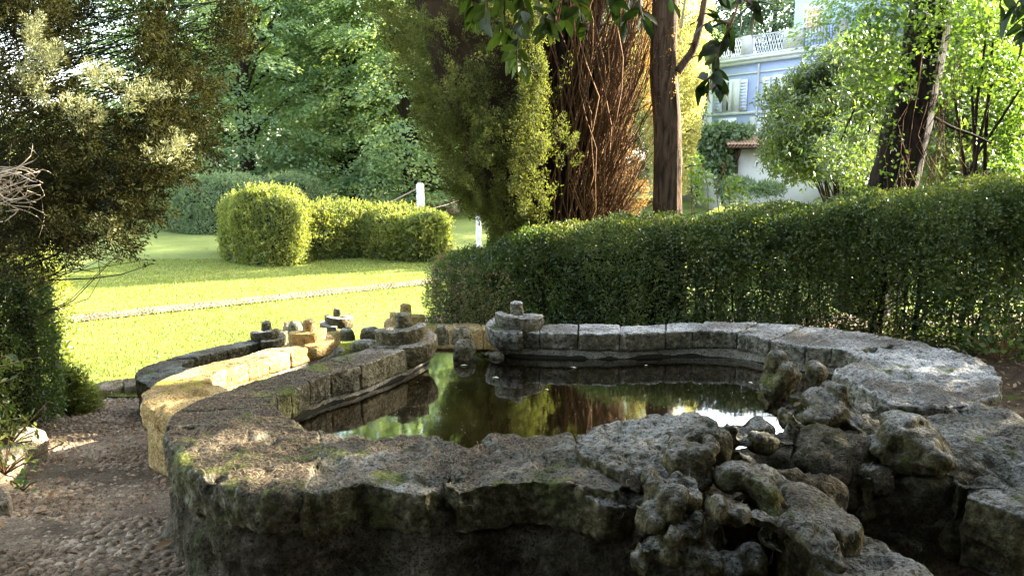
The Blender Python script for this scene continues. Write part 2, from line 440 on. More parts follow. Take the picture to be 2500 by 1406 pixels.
M['leaf_cyp_sun'] = m_leaf('cypress_foliage_sunlit', [(.26, .24, .09), (.40, .38, .16), (.5, .48, .24)], .6, (1.2, 1.2, .8), clump=.4)  # pale yellow: sunlight put into the foliage colour
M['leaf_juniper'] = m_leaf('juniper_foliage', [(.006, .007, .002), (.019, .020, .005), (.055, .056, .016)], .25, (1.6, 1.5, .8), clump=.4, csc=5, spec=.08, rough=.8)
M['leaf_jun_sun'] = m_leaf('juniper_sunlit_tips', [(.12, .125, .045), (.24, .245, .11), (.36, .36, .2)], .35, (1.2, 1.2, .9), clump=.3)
M['leaf_lime'] = m_leaf('lime_tree_leaf', [(.07, .125, .08), (.14, .205, .12), (.22, .28, .13), (.42, .40, .14)], .52, clump=.5, csc=.45)
M['leaf_bush'] = m_leaf('bush_leaf_yellow_green', [(.04, .06, .018), (.12, .14, .032), (.28, .265, .07)], .45, clump=.35, csc=2)
M['leaf_bush_blue'] = m_leaf('bush_leaf_cool_green', [(.06, .095, .055), (.12, .165, .09), (.18, .23, .12)], .45, clump=.35, csc=2)
M['leaf_laurel'] = m_leaf('laurel_leaf', [(.03, .055, .026), (.055, .085, .032), (.10, .13, .03), (.17, .19, .035)], .45, clump=.5, csc=.9, spec=.6, rough=.35)
M['leaf_ivy'] = m_leaf('ivy_leaf', [(.03, .06, .015), (.07, .12, .02), (.13, .18, .03)], .5, clump=.4, csc=2, spec=.5)
M['leaf_dark'] = m_leaf('dark_evergreen_leaf', [(.012, .022, .010), (.025, .04, .016), (.05, .07, .025)], .35, clump=.3, spec=.5, rough=.35)
M['leaf_far'] = m_leaf('far_tree_leaf', [(.04, .075, .05), (.07, .11, .07), (.11, .15, .08)], .45, clump=.5, csc=.4)
M['leaf_dead'] = m_leaf('dead_leaf', [(.12, .07, .03), (.25, .15, .07), (.4, .28, .16)], .25, (1.3, 1.1, .8))
M['leaf_pale'] = m_leaf('pale_floating_leaf', [(.45, .42, .3), (.6, .58, .42)], .1)
M['grass'] = m_leaf('grass_blade', [(.08, .11, .028), (.155, .175, .045), (.25, .25, .075)], .4, clump=.4, csc=1.5, spec=.1)
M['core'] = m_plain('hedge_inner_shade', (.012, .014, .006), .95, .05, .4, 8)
M['villa'] = m_plain('villa_blue_plaster', (.38, .45, .68), .85, .2, .11, 1.6)
M['villa_trim'] = m_plain('villa_white_trim', (.66, .67, .72), .8, .2, .09, 2)
M['villa_grey'] = m_plain('villa_weathered_parapet', (.50, .49, .52), .85, .2, .15, 3)
M['cream'] = m_plain('cream_plaster', (.5, .5, .49), .85, .2, .06, 2)
M['glass_w'] = m_plain('window_glass_dark', (.06, .07, .08), .15, .6, .2, 2)
M['curtain'] = m_plain('white_curtain', (.6, .62, .6), .8, .2, .08, 8)
M['blind'] = m_plain('orange_blind', (.8, .45, .22), .8, .2, .1, 8)
M['tile'] = m_plain('roof_tile', (.42, .26, .18), .85, .2, .25, 9)
M['wood_dark'] = m_plain('dark_timber', (.05, .035, .025), .8, .2, .2, 9)
M['white_metal'] = m_plain('white_painted_metal', (.75, .75, .75), .5, .4, .05, 9)
M['post'] = m_plain('weathered_white_post', (.55, .55, .56), .85, .2, .22, 11)
M['terracotta'] = m_plain('pale_terracotta', (.5, .36, .27), .85, .2, .15, 9)
M['rope'] = m_plain('pale_rope', (.42, .3, .24), .8, .2, .1, 9)
def m_lawn():
    m, nt, out = nm('lawn_turf'); pos = geo(nt).outputs['Position']
    n1 = tnoise(nt, pos, .55, 4); n2 = tnoise(nt, pos, 14, 5, .7); n3 = tnoise(nt, pos, 70, 4, .7)
    mp = N(nt, "ShaderNodeMapping"); mp.inputs['Rotation'].default_value = (0, 0, math.radians(-12)); mp.inputs['Scale'].default_value = (.25, 2.6, 1); nt.links.new(pos, mp.inputs[0])
    n4 = tnoise(nt, mp.outputs[0], 1.6, 3)
    f = math_(nt, 'ADD', math_(nt, 'MULTIPLY', n1, .25), math_(nt, 'ADD', math_(nt, 'MULTIPLY', n3, .45), math_(nt, 'ADD', math_(nt, 'MULTIPLY', n2, .15), math_(nt, 'MULTIPLY', n4, .15))))
    c = ramp(nt, f, [(.36, (.075, .098, .03)), (.5, (.14, .168, .046)), (.64, (.225, .235, .075))])
    pbsdf(nt, out, c, .95, .05, bump(nt, n3, .7, .02)); return m
M['lawn'] = m_lawn()
def m_water():
    m, nt, out = nm('still_pond_water'); pos = geo(nt).outputs['Position']
    n = tnoise(nt, pos, 9, 3); b = bump(nt, n, .04, .01)
    f = N(nt, "ShaderNodeFresnel"); f.inputs['IOR'].default_value = 1.15; nt.links.new(b, f.inputs['Normal'])
    t = N(nt, "ShaderNodeBsdfTransparent"); t.inputs[0].default_value = (.40, .35, .25, 1)
    gl = N(nt, "ShaderNodeBsdfGlossy"); gl.inputs['Roughness'].default_value = .04; nt.links.new(b, gl.inputs['Normal'])
    mx = N(nt, "ShaderNodeMixShader"); nt.links.new(math_(nt, 'MULTIPLY', f.outputs[0], .5), mx.inputs[0]); nt.links.new(t.outputs[0], mx.inputs[1]); nt.links.new(gl.outputs[0], mx.inputs[2])
    nt.links.new(mx.outputs[0], out.inputs[0]); return m
M['water'] = m_water()

# ------------------------------------------------------------------ foliage helpers
def unit(a): return a / np.maximum(np.linalg.norm(a, axis=1, keepdims=True), 1e-9)
def leaves(Pt, D, Nn, L, Wd, fold=.25):
    """rhombic folded leaves: base at Pt, along D, face normal near Nn"""
    n = len(Pt); D = unit(D); S = unit(np.cross(D, Nn)); Nu = np.cross(S, D)
    L = np.broadcast_to(L, (n,))[:, None]; Wd = np.broadcast_to(Wd, (n,))[:, None]
    mid = Pt + D * L * .45
    a = mid + S * Wd * .5 + Nu * Wd * fold; b = mid - S * Wd * .5 + Nu * Wd * fold; t = Pt + D * L
    V = np.stack([Pt, a, t, b], 1).reshape(-1, 3)
    i = np.arange(n) * 4
    Fq = np.stack([np.stack([i, i + 1, i + 2], 1), np.stack([i, i + 2, i + 3], 1)], 1).reshape(-1, 3)
    return V, Fq
def leaf_me(name, Pt, D, Nn, L, Wd, var=None, fold=.25):
    V, Fq = leaves(Pt, D, Nn, L, Wd, fold)
    if var is None: var = rng.random(len(Pt))
    return mesh_np(name, V, Fq, np.repeat(var, 4))
def rdir(n): return unit(rng.normal(size=(n, 3)))
def sample(V, Fq, n):
    if Fq.shape[1] == 4: T = np.concatenate([Fq[:, [0, 1, 2]], Fq[:, [0, 2, 3]]])
    else: T = Fq
    a, b, c = V[T[:, 0]], V[T[:, 1]], V[T[:, 2]]
    nn = np.cross(b - a, c - a); ar = np.linalg.norm(nn, axis=1)
    k = rng.choice(len(T), n, p=ar / ar.sum()); r1 = np.sqrt(rng.random(n))[:, None]; r2 = rng.random(n)[:, None]
    return a[k] * (1 - r1) + b[k] * r1 * (1 - r2) + c[k] * r1 * r2, unit(nn[k])
def plumes(Cn, D, L, Wd, n, lL, lW, jitter=.35, spread=.8):
    """feathery conifer sprays: each plume is an elongated tuft of n small blades"""
    m = len(Cn); k = np.repeat(np.arange(m), n); t = rng.random(len(k)) ** .8
    Dk = unit(D)[k]; R = rng.normal(size=(len(k), 3)); R -= (R * Dk).sum(1, keepdims=True) * Dk; R = unit(R)
    rad = (np.broadcast_to(Wd, (m,))[k] * np.sin(np.pi * np.clip(t * .9 + .08, 0, 1)) ** .7 * np.sqrt(rng.random(len(k))))[:, None]
    Pt = Cn[k] + Dk * (np.broadcast_to(L, (m,))[k] * t)[:, None] + R * rad
    dd = Dk * (1 - .3 * spread) + R * spread * .9 + rng.normal(size=(len(k), 3)) * jitter
    var = np.clip(np.repeat(rng.random(m), n) * .5 + rng.random(len(k)) * .35 + t * .15, 0, 1)
    return Pt, dd, rdir(len(k)), lL * (.7 + .6 * rng.random(len(k))), lW * (.7 + .6 * rng.random(len(k))), var

# ------------------------------------------------------------------ terrain
Z1, Z2, Z3, ZL = 0.0, -0.38, -0.77, -1.2
WL1, WL2, WL3 = -0.185, -0.59, -0.98
def ground_z(x, y, carve=True):
    x = np.asarray(x, float); y = np.asarray(y, float)
    l = np.interp(y, [-60, 2.6, 3.35, 3.40, 4.6, 4.65, 5.6, 7.0, 300], [-.42, -.43, -.56, -.62, -.82, -.88, -1.04, ZL, ZL])
    r = np.interp(y, [-60, 5.8, 7, 9, 11.5, 300], [-.42, -.40, -.52, -.85, ZL, ZL])
    w = sstep(-1.5, .1, x)
    z = l * (1 - w) + r * w
    if carve:
        for cx, cy, rx, ry in ((.35, 4.0, 1.7, 1.35), (-.75, 6.0, 1.45, 1.5), (-1.5, 7.9, 1.6, 1.2)):
            m = 1 - sstep(.75, 1.0, np.sqrt(((x - cx) / rx) ** 2 + ((y - cy) / ry) ** 2))
            z = z * (1 - m) + np.minimum(z, -1.35) * m
        m = 1 - sstep(.4, 1, np.sqrt(((x - 1.75) / .8) ** 2 + ((y - 2.3) / .55) ** 2)); z = z - .35 * m
    return z
def sheet(name, xs, ys, mat, dz=0., rough=0., kind='structure', mask=None, carve=True):
    X, Y = np.meshgrid(xs, ys, indexing='ij'); n, m = X.shape
    x, y = X.ravel(), Y.ravel(); z = ground_z(x, y, carve) + dz
    if rough: z = z + rough * fbm(np.column_stack([x, y, 0 * x]), 2.5, 4, 3)
    i, j = np.meshgrid(np.arange(n - 1), np.arange(m - 1), indexing='ij'); i = i.ravel(); j = j.ravel()
    q = np.stack([i * m + j, (i + 1) * m + j, (i + 1) * m + j + 1, i * m + j + 1], 1)
    V = np.column_stack([x, y, z])
    if mask is not None:
        c = V[q].mean(1); q = q[mask(c[:, 0], c[:, 1])]
    return tag(link(name, mesh_np(name, V, q, smooth=True), mat), kind=kind)
xs = np.unique(np.concatenate([np.linspace(-600, -12, 12), np.linspace(-12, 12, 241), np.linspace(12, 600, 12)]))
ys = np.unique(np.concatenate([np.linspace(-60, -3, 8), np.linspace(-3, 14, 171), np.linspace(14, 900, 20)]))
sheet('ground', xs, ys, M['soil'], rough=.02)
def kerb_y(x): return np.interp(x, [-30, -4.6, -3.2, -1.5, -.8, .2, 1.5, 4, 30], [6.9, 7.1, 7.15, 9.0, 9.2, 9.4, 10.2, 10.8, 11])
lawn_xs = np.unique(np.concatenate([np.linspace(-60, -9, 20), np.linspace(-9, 3, 100), np.linspace(3, 60, 24)]))
lawn_ys = np.unique(np.concatenate([np.linspace(6.7, 16, 80), np.linspace(16, 75, 40)]))
LAWN_Z = ZL + .035
def lawn_sheet():
    X, Y = np.meshgrid(lawn_xs, lawn_ys, indexing='ij'); n, m = X.shape
    x, y = X.ravel(), Y.ravel(); z = np.full(x.shape, LAWN_Z) + .02 * fbm(np.column_stack([x, y, 0 * x]), .5, 2, 5)
    i, j = np.meshgrid(np.arange(n - 1), np.arange(m - 1), indexing='ij'); i = i.ravel(); j = j.ravel()
    q = np.stack([i * m + j, (i + 1) * m + j, (i + 1) * m + j + 1, i * m + j + 1], 1)
    V = np.column_stack([x, y, z]); c = V[q].mean(1); q = q[c[:, 1] > kerb_y(c[:, 0])]
    return tag(link('lawn', mesh_np('lawn', V, q, smooth=True), M['lawn']), kind='structure')
lawn_sheet()
# path bed on the left, dropping in two shallow steps
path = sheet('path', np.linspace(-4.4, -1.05, 48), np.linspace(.6, 7.25, 96), M['bedding'], dz=.012, rough=.012)

# cobbles: the ones that show largest are pieces, the rest one joined layer
def pebble_np(seed, sub=1):
    bm = bmesh.new(); bmesh.ops.create_icosphere(bm, subdivisions=sub, radius=1)
    V = np.array([v.co for v in bm.verts]); Fq = np.array([[v.index for v in f.verts] for f in bm.faces]); bm.free()
    V = V * (1 + .16 * fbm(V + seed * 9.1, .9, 2, seed)[:, None]); return V, Fq
PEB = [pebble_np(i, 1) for i in range(5)]
PEB2 = [pebble_np(10 + i, 2) for i in range(6)]
peb_me = []
for i, (v, f) in enumerate(PEB2):
    me_ = mesh_np('cobble', v, f, smooth=True); me_.materials.append(M['pebble']); peb_me.append(me_)
cob = []
y = 2.15
while y < 7.2:
    row = .038 + .010 * random.random(); x = -4.2
    while x < -1.0:
        w = .036 + .034 * random.random()
        u_ = 1250 + 1800 * x / y
        if -150 < u_ and x < -1.02 - .25 * max(0, (y - 3)) * .55 and not (x < -2.7 and y < 4.7 and x < -2.35 - .12 * y):
            cob.append((x + random.uniform(-.008, .008), y + random.uniform(-.014, .014), w * .56, row * random.uniform(.48, .66), random.uniform(-.5, .5)))
        x += w
    y += row * .92
cz = ground_z(np.array([c[0] for c in cob]), np.array([c[1] for c in cob]))
# earth hides part of the stones on the middle flight, as on the real path
bare = fbm(np.array([(c[0], c[1], 0) for c in cob]), 1.3, 3, 9)
order = sorted(range(len(cob)), key=lambda i: cob[i][1])
big = 0
A = Acc()
for i in order:
    x, y, a, b, r = cob[i]
    sink = .004 + (.012 if (3.42 < y < 4.5 and bare[i] > -.1) or bare[i] > .36 else 0) + random.random() * .006
    h = .020 + .012 * random.random(); z = cz[i] + .008 - sink
    u_ = 1250 + 1800 * x / y
    if big < 290 and -20 < u_ < 640 and y > 2.25:
        o = link('cobble', random.choice(peb_me), parent=path, loc=(x, y, z)); o.scale = (a, b, h); o.rotation_euler = (random.uniform(-.15, .15), random.uniform(-.15, .15), r); big += 1
    else:
        v, f = random.choice(PEB); cr, sr = math.cos(r), math.sin(r)
        v = v * (a, b, h); A.add(np.column_stack([v[:, 0] * cr - v[:, 1] * sr + x, v[:, 0] * sr + v[:, 1] * cr + y, v[:, 2] + z]), f)
o = link('cobblestones', A.me('cobblestones', True), M['pebble'], path); o['kind'] = 'stuff'
# cobble strip through the lawn
st_a, st_b = P(185, 785, ZL), P(1075, 690, ZL)
sd = (st_b - st_a).normalized(); sp = Vector((-sd.y, sd.x, 0))
s0 = st_a - sd * 3; Ls = (st_b - st_a).length + 9
strip = link('lawn_path', mesh_np('lawn_path', np.array([s0 + sp * -.27, s0 + sd * Ls + sp * -.27, s0 + sd * Ls + sp * .33, s0 + sp * .27]) + (0, 0, .050), np.array([[0, 1, 2, 3]])), M['bedding'])
tag(strip, kind='structure')
A = Acc(); t = 0
while t < Ls:
    for k in range(8):
        s = -.25 + k * .071 + random.uniform(-.012, .012); tt = t + random.uniform(-.015, .015) + abs(s) * .35
        p = s0 + sd * tt + sp * s; v, f = random.choice(PEB)
        r = math.atan2(sd.y, sd.x) + (1 if s > 0 else -1) * .6; cr, sr = math.cos(r), math.sin(r); v = v * (.034, .020, .016)
        if random.random() < .86: A.add(np.column_stack([v[:, 0] * cr - v[:, 1] * sr + p.x, v[:, 0] * sr + v[:, 1] * cr + p.y, v[:, 2] + ZL + .046]), f)
    t += .068
o = link('pebbles', A.me('pebbles', True), M['strip_pebble'], strip); o['kind'] = 'stuff'

# grass blades over the near lawn
g0 = np.random.default_rng(5)
n = 150000
gy = 7.0 + 11 * rng.random(n) ** 1.5; gx = -9.5 + 12.5 * rng.random(n)
k = (gy > kerb_y(gx) + .03) & (np.abs(gx / gy + .28) < .50)
gx, gy = gx[k], gy[k]
dd = np.abs((gx - s0.x) * sp.x + (gy - s0.y) * sp.y); k = (dd > .30) | (g0.random(len(gx)) < .4); gx, gy = gx[k], gy[k]; n = len(gx)
Pg = np.column_stack([gx, gy, np.full(n, LAWN_Z - .005)])
D = rdir(n) * .55 + (0, 0, 1)
gm = leaf_me('grass', Pg, D, rdir(n), .022 + .03 * rng.random(n), .007 + .004 * rng.random(n) + .0009 * (gy - 7), fold=0)
tag(link('grass', gm, M['grass']), 'short mown turf blades on the sunlit lawn', 'grass', kind='stuff')

# ------------------------------------------------------------------ the three basins
def pl(px, z): return [tuple(P(u, v, z).xy) for u, v in px]
def add_blocks(parent, pairs, z, mats, th=.125, first=0, names='coping_stone', res=.014, amps=((5, .010, 2), (22, .007, 3), (60, .003, 2)), seed=0, sub=None):
    I = pl([p[0] for p in pairs], z); O = pl([p[1] for p in pairs], z)
    for i in range(first, len(pairs) - 1):
        V, q = cblock(I, O, i, i + 1, z - th, z, res=res, amps=amps, seed=seed + i * 3, dz=random.uniform(-.004, .004))
        STONES.append((V, [q])); m = mats[i] if isinstance(mats, list) else mats
        part(names, mesh_np(names, V, q, smooth=True), m, parent)
    return I, O
def ribbon(name, pts, z0, z1, th, mat, parent, bulge=.0, n=None, res=.03, side=1, amps=((4, .018, 2), (14, .010, 3), (45, .004, 2)), seed=0, smooth=True):
    """low wall along a plan curve; thickness th on the given side"""
    pts = np.asarray(pts, float); L = np.linalg.norm(np.diff(pts, axis=0), axis=1).sum()
    n1 = int(L / res); n3 = max(3, int((z1 - z0) / res)); n2 = max(2, int(th / res / 1.5))
    p, q = cube_grid(min(n1, 400), n2, n3)
    tt = p[:, 0] * (len(pts) - 1)
    xy = catmull(pts, tt); e = .02
    d = catmull(pts, np.clip(tt + e, 0, len(pts) - 1)) - catmull(pts, np.clip(tt - e, 0, len(pts) - 1)); d = unit(d)
    nrm = np.column_stack([-d[:, 1], d[:, 0]]) * side
    off = p[:, 1] * th - bulge * (1 - p[:, 2]) ** 1.5 * (1 - p[:, 1])
    V = np.column_stack([xy + nrm * off[:, None], z0 + p[:, 2] * (z1 - z0)])
    if side < 0: q = q[:, ::-1]
    V = roughen(V, q, amps, ((20, .008),), seed)
    return part(name, mesh_np(name, V, q, smooth=smooth), mat, parent)

def volute(parent, cx, cy, z, R0, hand=1, mat=None, rise=.115, turns=1.9, start=-math.pi / 2, shrink=.68, stub=(.05, .115), band=.13, seed=0, tag_name='volute'):
    """spiral ramp of stone that winds up to a blunt stub; hand=+1 rises counter-clockwise"""
    n = int(56 * turns); T = np.linspace(0, 2 * np.pi * turns, n)
    R = lambda t: R0 * shrink ** (t / (2 * np.pi))
    zt = lambda t: z + rise * np.maximum(0, t / (2 * np.pi) - .12) 
    m = 16; rows = []
    for t in T:
        a = start + hand * t; ro = R(t); ri = max(.012, R(t + 2 * np.pi) * .9)
        zb = zt(t) - band; pr = []
        for s in np.linspace(0, 1, 5): pr.append((ro * (.88 + .12 * math.sin(s * 1.9)) , zb + (band - .012) * s))
        pr.append((ro * .985, zt(t)))
        for s in np.linspace(.12, 1, 6): pr.append((ro * (1 - s) + ri * s, zt(t) + .004 * s))
        pr.append((ri * .9, zb)); 
        rows.append([(cx + r * math.cos(a), cy + r * math.sin(a), zz) for r, zz in pr])
    V = np.array(rows); k = V.shape[1]; V = V.reshape(-1, 3)
    i, j = np.meshgrid(np.arange(n - 1), np.arange(k), indexing='ij'); i = i.ravel(); j = j.ravel(); j2 = (j + 1) % k
    q = np.stack([i * k + j, (i + 1) * k + j, (i + 1) * k + j2, i * k + j2], 1)
    # caps
    c0 = len(V); V = np.vstack([V, V[:k].mean(0), V[(n - 1) * k:].mean(0)])
    jj = np.arange(k); j2 = (jj + 1) % k
    t3 = np.concatenate([np.stack([jj, j2, np.full(k, c0)], 1), np.stack([(n - 1) * k + j2, (n - 1) * k + jj, np.full(k, c0 + 1)], 1)])
    if hand < 0: q = q[:, ::-1]; t3 = t3[:, ::-1]
    V = roughen(V, [q, t3], ((7, .010, 2), (26, .007, 3), (70, .003, 1)), ((40, .006),), seed)
    STONES.append((V, [q, t3]))
    vo = part(tag_name, mesh_np(tag_name, V, [q, t3], smooth=True), mat, parent)
    zs = zt(T[-1]) - .03
    p, qq = cube_grid(10, 10, 12); Q = p * 2 - 1
    xy = Q[:, :2]; rr = np.maximum(np.abs(xy).max(1), 1e-6); ln = np.linalg.norm(xy, axis=1); ln[ln == 0] = 1
    xy = xy / ln[:, None] * rr[:, None] * stub[0] * (1 - .12 * p[:, 2:3])
    V = np.column_stack([xy[:, 0] + cx, xy[:, 1] + cy, zs + p[:, 2] * (stub[1] + .03)])
    edge = (p[:, 2] > .99) * (rr > .9); V[:, 2] -= edge * .008; V[:, :2] = np.where(edge[:, None], (V[:, :2] - (cx, cy)) * .88 + (cx, cy), V[:, :2])
    V = roughen(V, qq, ((9, .010, 2), (28, .006, 3)), ((40, .005),), seed + 5)
    part('stub', mesh_np('stub', V, qq, smooth=True), mat, vo)
    return vo

# ---- basin 1 (upper, nearest)
b1 = empty('fountain_basin', P(1100, 980, 0), 'uppermost shell basin of the stone cascade with the wide dark pool', 'fountain basin', 'stepped fountain basins')
# right arm
RA = [((1221,807),(1240,789)),((1320,812),(1317,791)),((1413,814),(1413,790)),((1513,814),(1513,793)),((1626,810),(1626,788)),((1694,808),(1720,785)),((1801,812),(1850,788)),((1879,828),(1960,796)),((1967,842),(2063,806)),((2031,849),(2150,818)),((2077,856),(2230,833))]
I1r, O1r = add_blocks(b1, RA, 0, M['stone_pale'], th=.125, seed=11)
# left arm
LA = [((1050,822),(1000,806)),((996,850),(900,848)),((882,892),(800,878)),((808,910),(720,900)),((756,930),(640,925)),((712,954),(560,950)),((676,968),(490,974)),((670,990),(430,1002)),((700,1014),(404,1040))]
mats = [M['stone_volute'], M['stone_volute'], M['stone_litter'], M['stone_litter'], M['stone_litter'], M['stone_litter'], M['stone_litter'], M['stone_litter']]
I1l, O1l = add_blocks(b1, LA, 0, mats, th=.15, seed=61, res=.012)
c = P(985, 832, 0); volute(b1, c.x, c.y, .012, .235, 1, M['stone_volute'], seed=3, start=-math.pi * .5, rise=.10, turns=1.22, shrink=.74, stub=(.058, .066))
c = P(1262, 800, 0); volute(b1, c.x, c.y + .03, .012, .245, -1, M['stone_pale'], seed=8, start=-math.pi * .45, rise=.10, turns=1.22, shrink=.74, stub=(.05, .06))
# big rough slabs
def slab(parent, px, z0, z1, mat, vox=.014, seed=0, slope=None, name='rim_stone', amps=((2.6, .03, 2), (7, .022, -3), (18, .007, -3), (40, .006, 3)), rl=3, pits=((10, .014), (28, .008), (55, .006))):
    return rock(name, poly_bm(pl(px, z1), z0, z1, slope), mat, parent, vox, amps, pits, seed, rl)
slab(b1, [(2060,850),(2150,824),(2232,832),(2310,847),(2400,872),(2452,908),(2440,960),(2368,988),(2250,992),(2170,985),(2125,950),(2080,928),(2035,905),(2110,880)], -.22, .0, M['stone_pale'], seed=21)
slab(b1, [(700,1014),(404,1040),(410,1080),(430,1128),(500,1168),(560,1192),(640,1205),(735,1200),(768,1140),(790,1090),(775,1045),(740,1030)], -.16, 0, M['stone_litter'], seed=22, vox=.012)
slab(b1, [(775,1042),(832,1060),(920,1068),(1000,1060),(1060,1068),(1120,1083),(1125,1130),(1095,1180),(1040,1208),(960,1195),(880,1178),(800,1200),(738,1203),(765,1140)], -.17, .0, M['stone_dark'], seed=23, vox=.012)
slab(b1, [(1105,1090),(1150,1088),(1200,1065),(1290,1058),(1390,1062),(1405,1090),(1450,1130),(1560,1160),(1500,1200),(1400,1180),(1300,1172),(1190,1182),(1120,1198),(1085,1185)], -.17, .012, M['stone_dark'], seed=24, vox=.012)
slab(b1, [(1392,1072),(1415,1042),(1480,1022),(1600,1012),(1690,1004),(1738,1024),(1770,1060),(1720,1100),(1690,1160),(1600,1172),(1500,1146),(1420,1108)], -.15, .045, M['stone_rock'], seed=25, vox=.012)
slab(b1, [(1400,1125),(1500,1150),(1620,1170),(1600,1215),(1480,1230),(1400,1195)], -.17, -.015, M['stone_rock'], seed=26, vox=.012)
# outer face of the front wall
front = pl([(500,985),(425,1035),(428,1085),(452,1132),(520,1172),(640,1200),(760,1190),(900,1172),(1060,1195),(1200,1170),(1400,1175),(1600,1200),(1760,1230)], 0)
ribbon('front_wall', front, -.62, -.09, .16, M['stone_wall'], b1, bulge=.07, res=.02, side=1, seed=31, amps=((3, .06, 2), (6, .035, -3), (16, .008, -3), (40, .006, 3)))
# protruding lumps in the front face, moss hung
for i, (u, v, ru, rv) in enumerate([(640,1225,120,30),(980,1225,110,35),(1160,1225,90,50),(1330,1235,100,55),(1490,1250,90,60)]):
    Yc = P(u, v - 45, -.05).y; 
    rock('wall_stone', blob_bm([(W(u, v, Yc + .06), (sz(ru, Yc), .085, sz(rv, Yc) * .8), (0, 0, random.uniform(-.2, .2)))]), M['stone_wall'], b1, .014, seed=40 + i)
# plaster lining of the pool
lin_r = [tuple(np.array(a) * .93 + np.array(b) * .07) for a, b in zip(I1r, O1r)]
ribbon('pool_lining', lin_r, -.5, -.118, .12, M['plaster'], b1, bulge=.02, res=.03, side=1, amps=((4, .012, 2), (20, .004, 2)), seed=5)
lin_l = [tuple(np.array(a) * .9 + np.array(b) * .1) for a, b in zip(I1l, O1l)]
ribbon('pool_lining', lin_l, -.5, -.14, .12, M['plaster'], b1, bulge=.02, res=.03, side=-1, amps=((4, .012, 2), (20, .004, 2)), seed=6)
ribbon('waterline_band', lin_r, WL1 - .03, WL1 + .022, .1, M['wet_band'], b1, bulge=.022, res=.03, side=1, amps=((9, .004, 2),), seed=5)
ribbon('waterline_band', lin_l, WL1 - .03, WL1 + .022, .1, M['wet_band'], b1, bulge=.022, res=.03, side=-1, amps=((9, .004, 2),), seed=6)
# outer wall of the left arm above basin 2, and of the right end
ribbon('outer_wall', [tuple(np.array(a) * .1 + np.array(b) * .9) for a, b in zip(I1l, O1l)], -.7, -.12, .1, M['stone_wall'], b1, res=.03, side=1, seed=7)
re_ = pl([(2225,835),(2310,850),(2395,875),(2440,910),(2428,958),(2360,984),(2250,990),(2160,985)], 0)
ribbon('end_wall', re_, -.5, -.15, .12, M['stone_wall'], b1, res=.025, side=-1, seed=9)
# floor
fl = pl([(1068,800),(1180,800),(1300,815),(1600,812),(1850,812),(1990,850),(2060,880),(2100,940),(1900,1060),(1700,1120),(1400,1120),(1000,1120),(740,1080),(660,990),(720,945),(880,885)], 0)
floor1 = mesh_np('basin_floor', np.array([(x, y, -.36 + .02 * math.sin(x * 3)) for x, y in fl]), np.array([list(range(len(fl)))]))
part('basin_floor', floor1, M['pool_silt'], b1)

# specks and bits drifting on the pool
n=260; sp_=[]
while len(sp_)<n:
    p=P(rng.uniform(900,1850),rng.uniform(880,1060),WL1+.002); sp_.append((p.x,p.y,p.z))
sp_=np.array(sp_); tag(link('pool_specks', leaf_me('pool_specks', sp_, rdir(n)*(1,1,0), np.tile([[0,0,1.]],(n,1)), .004+.008*rng.random(n)**3, .003, fold=0), M['leaf_pale']), 'tiny pale specks drifting on the dark pool', 'specks', kind='stuff')
# ---- outflow sill and fluted stones
def fluted(parent, x, y, z, R, h, mat, seed=0, yaw=0.):
    n, m = 40, 12; V = []
    for i in range(m + 1):
        e = (i / m) * math.pi / 2
        for j in range(n):
            a = 2 * math.pi * j / n; fl_ = 1 - .09 * (abs(math.cos(a * 3.5 + yaw)) < .22) * math.cos(e) ** .3
            rr = R * math.cos(e) ** .55 * fl_
            V.append((x + rr * math.cos(a), y + rr * .8 * math.sin(a), z + h * math.sin(e) ** .8))
    V = np.array(V); i, j = np.meshgrid(np.arange(m), np.arange(n), indexing='ij'); i = i.ravel(); j = j.ravel(); j2 = (j + 1) % n
    q = np.stack([i * n + j, i * n + j2, (i + 1) * n + j2, (i + 1) * n + j], 1)
    V = roughen(V, q, ((8, .012, 2), (30, .006, 3)), None, seed)
    return part('fluted_stone', mesh_np('fluted_stone', V, q, smooth=True), mat, parent)
for (u, v, zb, R, h) in [(1135, 880, WL1 - .02, .085, .15), (1130, 838, -.24, .08, .14), (1078, 840, -.24, .055, .15)]:
    p = P(u, v, zb); fluted(b1, p.x, p.y, zb, R, h, M['stone_volute'], seed=int(u))
a, b = P(1050, 885, WL1), P(1215, 872, WL1)
rock('sill', blob_bm([(a.lerp(b, t) - Vector((0, 0, .03)), (.09, .05, .045), (0, 0, 0)) for t in (0, .2, .4, .6, .8, 1)]), M['stone_wall'], b1, .014, seed=71)
for (u, v, r) in [(1195, 868, .05), (1215, 872, .045), (1180, 862, .035)]:
    p = P(u, v, WL1); rock('wet_stone', blob_bm([(p, (r, r * .8, r * .7), (0, 0, 0))]), M['stone_volute'], b1, .012, seed=int(u))

